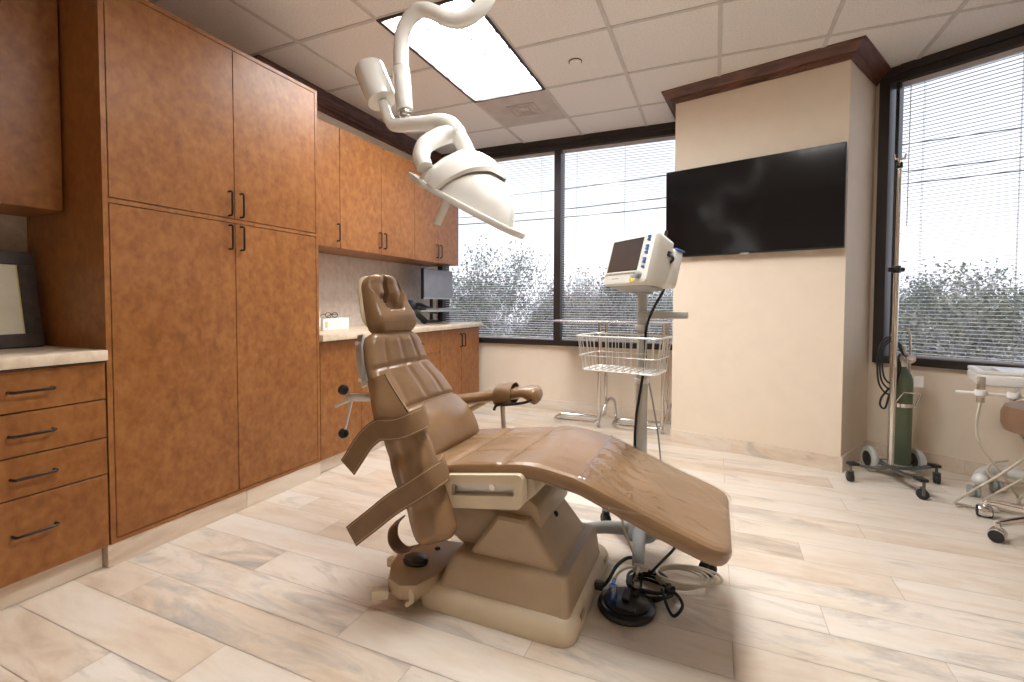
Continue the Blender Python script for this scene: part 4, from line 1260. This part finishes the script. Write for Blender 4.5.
OX, OY = 1.112, 3.76
t = thing('oxygen_cylinder', 'dark green gas cylinder strapped to a small two wheeled cart', 'gas cylinder', (OX, OY, .03))
bm = BM(); lathe(bm, [(.03, .05), (.046, .052), (.0515, .065), (.0515, .60), (.049, .625), (.040, .652), (.026, .676), (.017, .69), (.016, .705), (.001, .706)], 28, Matrix.Translation((OX, OY, 0))); part('tank', bm, 'oxygen_green', t)
bm = BM(); box(bm, OX - .018, OX + .018, OY - .02, OY + .02, .70, .79, .005, 2); cyl(bm, (OX, OY, .79), (OX, OY, .83), .012, 12); cyl(bm, (OX - .05, OY, .76), (OX + .01, OY, .76), .017, 14, .004)
reg = part('regulator', bm, 'steel', t)
bm = BM(); cyl(bm, (OX + .01, OY - .02, .755), (OX + .02, OY - .065, .755), .028, 20, .004); part('gauge', bm, 'chrome', reg)
bm = BM(); cyl(bm, (OX - .055, OY, .815), (OX - .02, OY - .02, .845), .012, 12, .003); part('valve_knob', bm, 'black_plastic', reg)
bm = BM(); box(bm, OX - .065, OX + .065, OY - .065, OY + .06, .032, .05, .004, 1); lathe(bm, [(.058, .05), (.058, .075), (.054, .075), (.054, .05)], 24, Matrix.Translation((OX, OY, 0))); ct = part('cart_base', bm, 'steel', t)
bm = BM(); lathe(bm, [(.053, .445), (.0575, .445), (.0575, .468), (.053, .468)], 28, Matrix.Translation((OX, OY, 0))); part('strap_ring', bm, 'chrome', t)
bm = BM(); tube(bm, [(OX - .052, OY - .03, .455), (OX - .02, OY - .075, .545), (OX + .075, OY - .055, .54), (OX + .06, OY - .02, .455)], .005, 8, 1); part('strap_handle', bm, 'chrome', t)
bm = BM()
for sx in (-.05, .05): tube(bm, [(OX + sx, OY + .055, .05), (OX + sx, OY + .062, .80)], .007, 8)
tube(bm, [(OX - .05, OY + .06, .80), (OX - .04, OY + .062, .93), (OX + .04, OY + .062, .93), (OX + .05, OY + .06, .80)], .007, 8, 3)
part('cart_handle', bm, 'steel', t)
axd = V((.97, .24, 0)).normalized(); wc = V((OX, OY + .05, .082))
bm = BM(); cyl(bm, wc - axd * .165, wc + axd * .12, .006, 10); part('axle', bm, 'steel', t)
for s in (-.165, .105):
    p = wc + axd * s
    bm = BM(); lathe(bm, [(.05, -.018), (.074, -.018), (.081, -.008), (.081, .008), (.074, .018), (.05, .018)], 28, axis_M(p, axd)); wh = part('wheel', bm, 'wheel_grey', t)
    bm = BM(); lathe(bm, [(.001, -.024), (.014, -.024), (.016, -.0195), (.05, -.0195), (.05, .0195), (.001, .0195)], 20, axis_M(p, axd)); part('wheel_hub', bm, 'black_plastic', wh)
bm = BM(); box(bm, OX + .052, OX + .10, OY - .012, OY - .010, .575, .645); part('hang_tag', bm, 'paper_white', t, smooth=0)
bm = BM()
for k in range(3):
    o = .012 * k
    tube(bm, [(OX - .01, OY - .03, .775), (OX - .05 - o, OY - .05, .86 + o), (OX - .105 - o, OY - .06, .85 + .5 * o), (OX - .13 - o, OY - .07, .76), (OX - .12 - o, OY - .07, .64 - 2 * o), (OX - .08, OY - .06, .60 - 3 * o), (OX - .06 + o, OY - .065, .68), (OX - .045, OY - .06, .76), (OX - .03, OY - .03, .78)], .0055, 8, 6)
tube(bm, [(OX - .09, OY - .055, .56), (OX - .125, OY - .055, .50), (OX - .13, OY - .055, .45), (OX - .105, OY - .055, .435), (OX - .085, OY - .055, .52)], .006, 8, 5)
solo('gas_hose', bm, 'cable_black', 'coiled black hose hanging on the green cylinder regulator', 'hose')

# ------------------------------------------------------------------ delivery cart and stool at the edge of the frame
DM = Matrix.Translation((1.52, 3.40, 0)) @ Matrix.Rotation(math.radians(-12), 4, 'Z')
def dp(x, y, z): return DM @ V((x, y, z))
t = thing('delivery_cart', 'white instrument delivery cart with hanging hoses under the angled window', 'dental cart', DM.translation)
bm = BM(); box(bm, -.20, .36, -.15, .13, .665, .725, .012, 3, M=DM); part('tray_body', bm, 'white_plastic', t)
bm = BM()
for a in ((-.18, .34, .10, .12), (-.18, .34, -.14, -.12), (-.20, -.17, -.14, .12)): box(bm, a[0], a[1], a[2], a[3], .725, .748, .006, 2, M=DM)
part('tray_rim', bm, 'white_plastic', t)
bm = BM(); box(bm, -.10, .36, -.10, .09, .735, .745, .002, 1, M=DM); part('tray_liner', bm, 'steel', t)
bm = BM(); tube(bm, [dp(-.29, -.20, .632), dp(.40, -.20, .632)], .008, 8); hb = part('holder_bar', bm, 'white_plastic', t)
bm = BM(); tube(bm, [dp(-.05, -.20, .632), dp(-.05, -.10, .68)], .008, 8); part('bar_bracket', bm, 'grey_plastic', t)
bm = BM(); tube(bm, [dp(.3, -.20, .632), dp(.3, -.10, .68)], .008, 8); part('bar_bracket', bm, 'grey_plastic', t)
hx = (-.195, -.075, .03, .14, .25)
for k, x in enumerate(hx):
    bm = BM(); lathe(bm, [(.016, -.02), (.024, -.012), (.026, .006), (.022, .016), (.015, .016), (.014, -.02)], 16, Matrix.Translation(dp(x, -.205, .635))); h = part('holder', bm, 'white_plastic', hb)
    bm = BM(); top = .085 if k == 0 else .02
    cyl(bm, dp(x, -.205, .585), dp(x, -.205, .635 + top), .011 if k else .017, 12, .003); part('handpiece', bm, 'clear_plug' if k == 0 else 'steel', hb)
hoses = [[(-.195, -.205, .585), (-.21, -.22, .46), (-.19, -.22, .36), (-.09, -.18, .20), (-.02, -.12, .06), (-.10, -.14, .02), (.1, -.1, .03)],
         [(-.075, -.205, .585), (-.06, -.23, .46), (-.02, -.23, .36), (-.10, -.22, .24), (-.23, -.20, .09), (-.28, -.20, .03), (-.24, -.16, .012), (-.1, -.16, .012)],
         [(.03, -.205, .585), (.05, -.24, .40), (.0, -.22, .26), (-.10, -.20, .14), (-.16, -.16, .05), (-.05, -.1, .03), (.1, -.08, .10)],
         [(.14, -.205, .585), (.15, -.24, .38), (.08, -.22, .22), (-.02, -.18, .12), (-.02, -.12, .05), (.1, -.06, .12)],
         [(-.06, -.08, .27), (-.12, -.10, .25), (-.14, -.10, .20), (-.08, -.10, .155), (.05, -.05, .17)]]
for q in hoses:
    bm = BM(); tube(bm, [dp(*p) for p in q], .0065, 8, 7); part('hose', bm, 'tube_beige', t)
bm = BM(); tube(bm, [dp(.18, -.02, .67), dp(.16, -.02, .45), dp(.13, 0, .20), dp(.10, .02, .12)], .026, 14, 4); part('column', bm, 'grey_plastic', t)
bm = BM(); tube(bm, [(1.425, 3.56, .085), (1.46, 3.62, .10), (1.53, 3.67, .115), (1.65, 3.66, .115), (1.95, 3.52, .115)], .034, 14, 5); tube(bm, [(1.60, 3.66, .115), (1.72, 3.50, .115), (1.80, 3.36, .115)], .03, 14, 4)
bs = part('base_tube', bm, 'pale_grey', t)
bm = BM(); ball(bm, (1.422, 3.555, .085), .036, 16); part('tube_cap', bm, 'white_plastic', bs)
for p in ((1.375, 3.50, 0), (1.53, 3.64, 0), (1.93, 3.53, 0), (1.80, 3.34, 0)):
    c = V(p); bm = BM()
    for s in (-.014, .014): cyl(bm, c + V((s - .009, 0, .034)), c + V((s + .009, 0, .034)), .034, 20, .004)
    part('caster', bm, 'grey_plastic', t)

SX, SY = 1.47, 2.98
t = thing('stool', 'brown cushioned rolling stool with chrome star base', 'stool', (SX, SY, 0))
bm = BM(); lathe(bm, [(.001, .49), (.15, .49), (.185, .50), (.197, .53), (.197, .58), (.185, .615), (.14, .632), (.001, .636)], 40, Matrix.Translation((SX, SY, 0))); part('seat', bm, 'stool_leather', t)
bm = BM(); lathe(bm, [(.12, .465), (.13, .49), (.001, .49)], 24, Matrix.Translation((SX, SY, 0))); part('seat_plate', bm, 'black_plastic', t)
bm = BM(); cyl(bm, (SX, SY, .10), (SX, SY, .30), .028, 18); part('outer_column', bm, 'black_plastic', t)
bm = BM(); cyl(bm, (SX, SY, .30), (SX, SY, .47), .018, 18); part('gas_lift', bm, 'chrome', t)
for k in range(5):
    a = math.radians(120 + 72 * k + 10); d = V((math.cos(a), math.sin(a), 0)); c = V((SX, SY, 0))
    bm = BM(); tube(bm, [c + d * .02 + V((0, 0, .115)), c + d * .15 + V((0, 0, .10)), c + d * .265 + V((0, 0, .082))], [.026, .02, .015], 12, 4); part('leg', bm, 'chrome', t)
    p = c + d * .27
    bm = BM(); cyl(bm, p + V((0, 0, .045)), p + V((0, 0, .085)), .009, 10); w = V((-d.y, d.x, 0)); w = (w * .6 + d * .8).normalized()
    lathe(bm, [(.030, -.026), (.031, -.024), (.031, .024), (.030, .026)], 20, axis_M(p + V((0, 0, .033)), w)); cs = part('caster', bm, 'chrome', t)
    bm = BM(); 
    for s in (-1, 1): cyl(bm, p + V((0, 0, .029)) + w * s * .010, p + V((0, 0, .029)) + w * s * .030, .0285, 20, .004)
    part('wheel', bm, 'black_rubber', cs)

# ------------------------------------------------------------------ foot control, plugs, tubing and cords by the plinth
fx, fy = -.277, 1.695
t = thing('foot_control', 'round black foot control disc on the floor beside the beige plinth', 'foot control', (fx, fy, 0))
bm = BM(); lathe(bm, [(.085, .0), (.10, .004), (.103, .012), (.100, .022), (.090, .028), (.085, .0275), (.001, .030)], 48, Matrix.Translation((fx, fy, 0))); part('base_disc', bm, 'black_plastic', t)
bm = BM(); lathe(bm, [(.080, .028), (.080, .033), (.074, .036), (.001, .037)], 40, Matrix.Translation((fx, fy, 0))); part('pedal_plate', bm, 'black_plastic', t)
bm = BM(); box(bm, fx - .03, fx + .04, fy - .07, fy - .045, .034, .042, .003, 1); box(bm, fx - .015, fx + .012, fy - .02, fy + .04, .034, .05, .004, 1); part('toe_ridge', bm, 'black_rubber', t)
bm = BM(); cyl(bm, (-.320, 1.665, .037), (-.322, 1.672, .092), .015, 14, .003); cyl(bm, (-.322, 1.672, .092), (-.318, 1.685, .108), .007, 10); part('blue_plug', bm, 'blue_plug', t, 'translucent blue tube plug')
bm = BM(); cyl(bm, (-.250, 1.725, .037), (-.250, 1.73, .094), .014, 14, .003); cyl(bm, (-.250, 1.73, .094), (-.248, 1.742, .115), .006, 10); part('clear_plug', bm, 'clear_plug', t, 'clear smoky tube plug')
lx, ly = -.215, 1.835
bm = BM()
for k in range(5):
    r = .070 + .008 * (k % 3); z = .008 + .0085 * k
    tube(bm, [(lx + r * math.cos(2 * PI * q / 28) + .004 * math.sin(k), ly + r * .95 * math.sin(2 * PI * q / 28), z + .003 * math.sin(q * .8 + k)) for q in range(28)], .0055, 7, closed=True)
tube(bm, [(lx + .06, ly - .04, .05), (lx + .10, ly - .05, .045), (lx + .125, ly - .09, .03), (lx + .10, ly - .13, .012), (lx + .075, ly - .10, .02), (lx + .05, ly - .05, .05)], .0055, 8, 6)
solo('cable_coil', bm, 'cable_black', 'coil of black cable around the caster of the monitor stand', 'cable')
bm = BM(); tube(bm, [(-.395, 1.715, .052), (-.37, 1.715, .050), (-.352, 1.75, .06), (-.335, 1.81, .085), (-.30, 1.86, .10), (-.265, 1.875, .09), (-.235, 1.885, .055)], .0065, 8, 6)
pc = solo('power_cable', bm, 'cable_black', 'short black power cord plugged into the side of the plinth', 'cord')
bm = BM(); box(bm, -.397, -.365, 1.70, 1.73, .038, .066, .005, 2); part('plug', bm, 'black_plastic', pc)
bm = BM()
tx, ty = -.115, 1.935
for k in range(4):
    r = .085 + .009 * k
    tube(bm, [(tx + .012 * k + r * 1.05 * math.cos(2 * PI * q / 32), ty + r * .75 * math.sin(2 * PI * q / 32) - .008 * k, .02 + .012 * k + .012 * math.sin(2 * PI * q / 32 + 1.1 + k * .4)) for q in range(32)], .0048, 7, closed=True)
tube(bm, [(tx - .09, ty - .02, .03), (-.215, 1.84, .085), (-.25, 1.80, .105), (-.247, 1.765, .118), (-.248, 1.742, .113)], .0048, 7, 6)
tube(bm, [(-.245, 1.80, .10), (-.275, 1.75, .125), (-.305, 1.71, .122), (-.318, 1.685, .106)], .0048, 7, 6)
solo('grey_tubing', bm, 'tube_beige', 'loose loops of grey tubing lying under the foot of the leg rest', 'tubing')
bm = BM(); tube(bm, [(-.245, 1.80, .10), (-.30, 1.86, .17), (-.325, 1.87, .24), (-.30, 1.87, .315), (-.27, 1.87, .36)], .0048, 7, 6)
solo('grey_tube', bm, 'tube_beige', 'grey tube rising from the floor coil to the underside of the leg rest', 'tubing')
bm = BM(); tube(bm, [(-.215, 1.83, .07), (-.17, 1.83, .13), (-.125, 1.835, .19), (-.105, 1.84, .25), (-.13, 1.84, .31), (-.15, 1.84, .345)], .0052, 7, 6)
solo('black_lead', bm, 'cable_black', 'black lead hanging in an arc below the leg rest', 'cable')
bm = BM(); box(bm, -.268, -.215, 1.778, 1.80, .103, .121, .003, 1); solo('tubing_tag', bm, 'tube_beige', 'small cream label sleeve on the grey tubing', 'sleeve')

# ------------------------------------------------------------------ things on the counters
zc = .8952
t = thing('tissue_box', 'white tissue box on the far counter next to the tall cabinet', 'tissue box', (-2.60, 2.70, zc))
bm = BM(); box(bm, -2.70, -2.575, 2.575, 2.835, zc, zc + .088, .004, 1); part('carton', bm, 'paper_white', t)
bm = BM(); box(bm, -2.66, -2.615, 2.64, 2.77, zc + .0875, zc + .0895); part('opening', bm, 'gap_black', t, smooth=0)
bm = BM(); box(bm, -2.576, -2.5742, 2.59, 2.615, zc + .02, zc + .065); part('side_label', bm, 'bottle_orange', t, smooth=0)
t = thing('spectacles', 'dark wire spectacles lying on the white tissue box', 'spectacles', (-2.635, 2.69, zc + .089))
for s in (-1, 1):
    bm = BM(); tube(bm, [(-2.61 + .003 * math.cos(2 * PI * q / 20), 2.69 + s * .032 + .024 * math.cos(2 * PI * q / 20), zc + .112 + .018 * math.sin(2 * PI * q / 20)) for q in range(20)], .0022, 6, closed=True); part('lens_rim', bm, 'black_plastic', t)
    bm = BM(); tube(bm, [(-2.61, 2.69 + s * .056, zc + .118), (-2.66, 2.69 + s * .05, zc + .112), (-2.69, 2.69 + s * .03, zc + .095)], .0022, 6, 3); part('temple', bm, 'black_plastic', t)
bm = BM(); tube(bm, [(-2.61, 2.682, zc + .118), (-2.608, 2.69, zc + .122), (-2.61, 2.698, zc + .118)], .0022, 6); part('bridge', bm, 'black_plastic', t)
t = thing('lotion_bottle', 'peach lotion bottle standing against the tall cabinet on the far counter', 'bottle', (-2.60, 2.50, zc))
MBt = Matrix.Translation((-2.60, 2.515, zc))
bm = BM(); lathe(bm, [(.036, 0), (.040, .006), (.040, .12), (.036, .145), (.018, .165), (.016, .172)], 24, MBt); part('body', bm, 'bottle_orange', t)
bm = BM(); lathe(bm, [(.040 + .0006, .03), (.0406, .10)], 24, MBt); part('label', bm, 'paper_white', t, smooth=0)
bm = BM(); lathe(bm, [(.018, .170), (.018, .195), (.006, .20), (.005, .225), (.001, .226)], 16, MBt); part('cap', bm, 'paper_white', t)

# picture frame leaning on the splash panel
t = thing('picture_frame', 'dark wood frame with cream mat leaning on the wall beside the tall cabinet', 'picture frame', (-2.70, .94, .9045))
lean = math.radians(11)
FM = Matrix.Translation((-2.672, .86, .907)) @ Matrix.Rotation(-lean, 4, 'Y')
bm = BM(); W_, Hh, b_ = .225, .415, .058
for a in ((-W_, W_, 0, b_), (-W_, W_, Hh - b_, Hh), (-W_, -W_ + b_, b_, Hh - b_), (W_ - b_, W_, b_, Hh - b_)): box(bm, -.02, .0, a[0], a[1], a[2], a[3], .003, 1, M=FM)
part('moulding', bm, 'frame_wood', t)
bm = BM(); box(bm, -.018, -.008, -W_ + b_ - .004, W_ - b_ + .004, b_ - .004, Hh - b_ + .004, M=FM); part('mat_board', bm, 'mat_cream', t, smooth=0)
bm = BM(); box(bm, -.0082, -.0065, W_ - b_ - .004, W_ - b_, b_, Hh - b_, M=FM); part('gilt_fillet', bm, 'gilt', t, smooth=0)

# computer on an arm at the window end of the far counter
t = thing('computer_screen', 'computer screen on a black arm over the far counter by the window', 'computer screen', (-2.70, 4.30, zc))
bm = BM(); box(bm, -2.63, -2.598, 3.875, 4.425, 1.135, 1.435, .005, 2); part('housing', bm, 'black_plastic', t)
bm = BM(); box(bm, -2.599, -2.5965, 3.884, 4.416, 1.152, 1.428); part('panel', bm, 'screen_grey', t, smooth=0)
bm = BM(); box(bm, -2.60, -2.5955, 3.876, 4.424, 1.136, 1.151); part('chin', bm, 'grey_plastic', t, smooth=0)
bm = BM(); cyl(bm, (-2.72, 4.20, zc + .012), (-2.72, 4.20, 1.32), .018, 16); part('post', bm, 'black_plastic', t)
bm = BM(); lathe(bm, [(.11, 0), (.11, .008), (.06, .02), (.022, .03)], 28, Matrix.Translation((-2.72, 4.20, zc))); part('foot', bm, 'black_plastic', t)
bm = BM(); box(bm, -2.72, -2.63, 4.17, 4.23, 1.25, 1.31, .006, 1); part('bracket', bm, 'black_plastic', t)
t = thing('keyboard_tray', 'grey keyboard tray on a black folding arm below the computer screen', 'keyboard tray', (-2.60, 3.95, zc))
bm = BM(); box(bm, -2.53, -2.335, 3.72, 4.32, 1.014, 1.028, .005, 2); part('tray', bm, 'grey_plastic', t)
bm = BM(); box(bm, -2.52, -2.38, 3.80, 4.25, 1.028, 1.046, .004, 2); part('keyboard', bm, 'screen_grey', t)
bm = BM(); tube(bm, [(-2.80, 3.75, 1.10), (-2.68, 3.76, 1.09), (-2.58, 3.82, 1.04), (-2.50, 3.95, 1.01)], .022, 10, 3); part('arm', bm, 'black_plastic', t)
bm = BM(); box(bm, -2.872, -2.78, 3.70, 3.79, .98, 1.22, .01, 2); part('wall_mount', bm, 'black_plastic', t)
bm = BM(); box(bm, -2.67, -2.59, 3.64, 3.74, 1.03, 1.125, .012, 2); part('pivot_block', bm, 'black_plastic', t)
bm = BM(); tube(bm, [(-2.63, 3.68, 1.08), (-2.60, 3.76, 1.0), (-2.56, 3.85, .915)], [.028, .024, .03], 10, 4); part('strut', bm, 'black_rubber', t)
bm = BM(); tube(bm, [(-2.63, 3.70, 1.06), (-2.60, 3.80, 1.085), (-2.57, 3.90, 1.05), (-2.52, 4.0, 1.02)], .017, 10, 4); part('lift_arm', bm, 'black_plastic', t)
bm = BM(); cyl(bm, (-2.585, 3.60, 1.0), (-2.585, 3.70, 1.0), .032, 14, .004); part('tension_knob', bm, 'black_plastic', t)

# ------------------------------------------------------------------ camera, sky, colour
cam = bpy.data.cameras.new('camera'); co = bpy.data.objects.new('camera', cam); COL.objects.link(co); sc.camera = co
Fpx = 473.13
yaw, pitch, roll = (math.radians(a) for a in (-23.2526, -1.8966, .17098))
f = V((math.sin(yaw) * math.cos(pitch), math.cos(yaw) * math.cos(pitch), math.sin(pitch)))
r = V((math.cos(yaw), -math.sin(yaw), 0)); u = r.cross(f)
c_, s_ = math.cos(roll), math.sin(roll)
r2 = r * c_ + u * s_; u2 = u * c_ - r * s_
co.matrix_world = Matrix(((r2.x, u2.x, -f.x, 0), (r2.y, u2.y, -f.y, 0), (r2.z, u2.z, -f.z, 1.1), (0, 0, 0, 1)))
cam.sensor_fit = 'HORIZONTAL'; cam.sensor_width = 36.; cam.lens = Fpx / 1024 * 36.
cam.shift_y = -22.46 / 1024
cam.clip_start = .02; cam.clip_end = 500

w = bpy.data.worlds.new('sky'); sc.world = w; w.use_nodes = True
nt = w.node_tree; bg = nt.nodes['Background']
tc = N(nt, 'ShaderNodeTexCoord'); sx = N(nt, 'ShaderNodeSeparateXYZ'); nt.links.new(tc.outputs['Generated'], sx.inputs[0])
rp_ = ramp(nt, [(.45, (.45, .44, .43, 1)), (.5, (.95, .95, 1, 1)), (.62, (.88, .91, 1, 1)), (1., (.72, .80, 1, 1))])
mp_ = N(nt, 'ShaderNodeMath', operation='MULTIPLY_ADD'); mp_.inputs[1].default_value = .5; mp_.inputs[2].default_value = .5
nt.links.new(sx.outputs['Z'], mp_.inputs[0]); nt.links.new(mp_.outputs[0], rp_.inputs['Fac']); nt.links.new(rp_.outputs['Color'], bg.inputs['Color'])
bg.inputs['Strength'].default_value = SKY

sc.view_settings.view_transform = 'Standard'; sc.view_settings.look = 'None'
sc.view_settings.exposure = EXPO; sc.view_settings.gamma = 1; sc.view_settings.use_curve_mapping = False
try:
    cy = sc.cycles
    cy.use_denoising = True; cy.max_bounces = 10; cy.diffuse_bounces = 5; cy.glossy_bounces = 4; cy.transparent_max_bounces = 16
    cy.sample_clamp_indirect = 8.; cy.caustics_reflective = False; cy.caustics_refractive = False
except Exception: pass
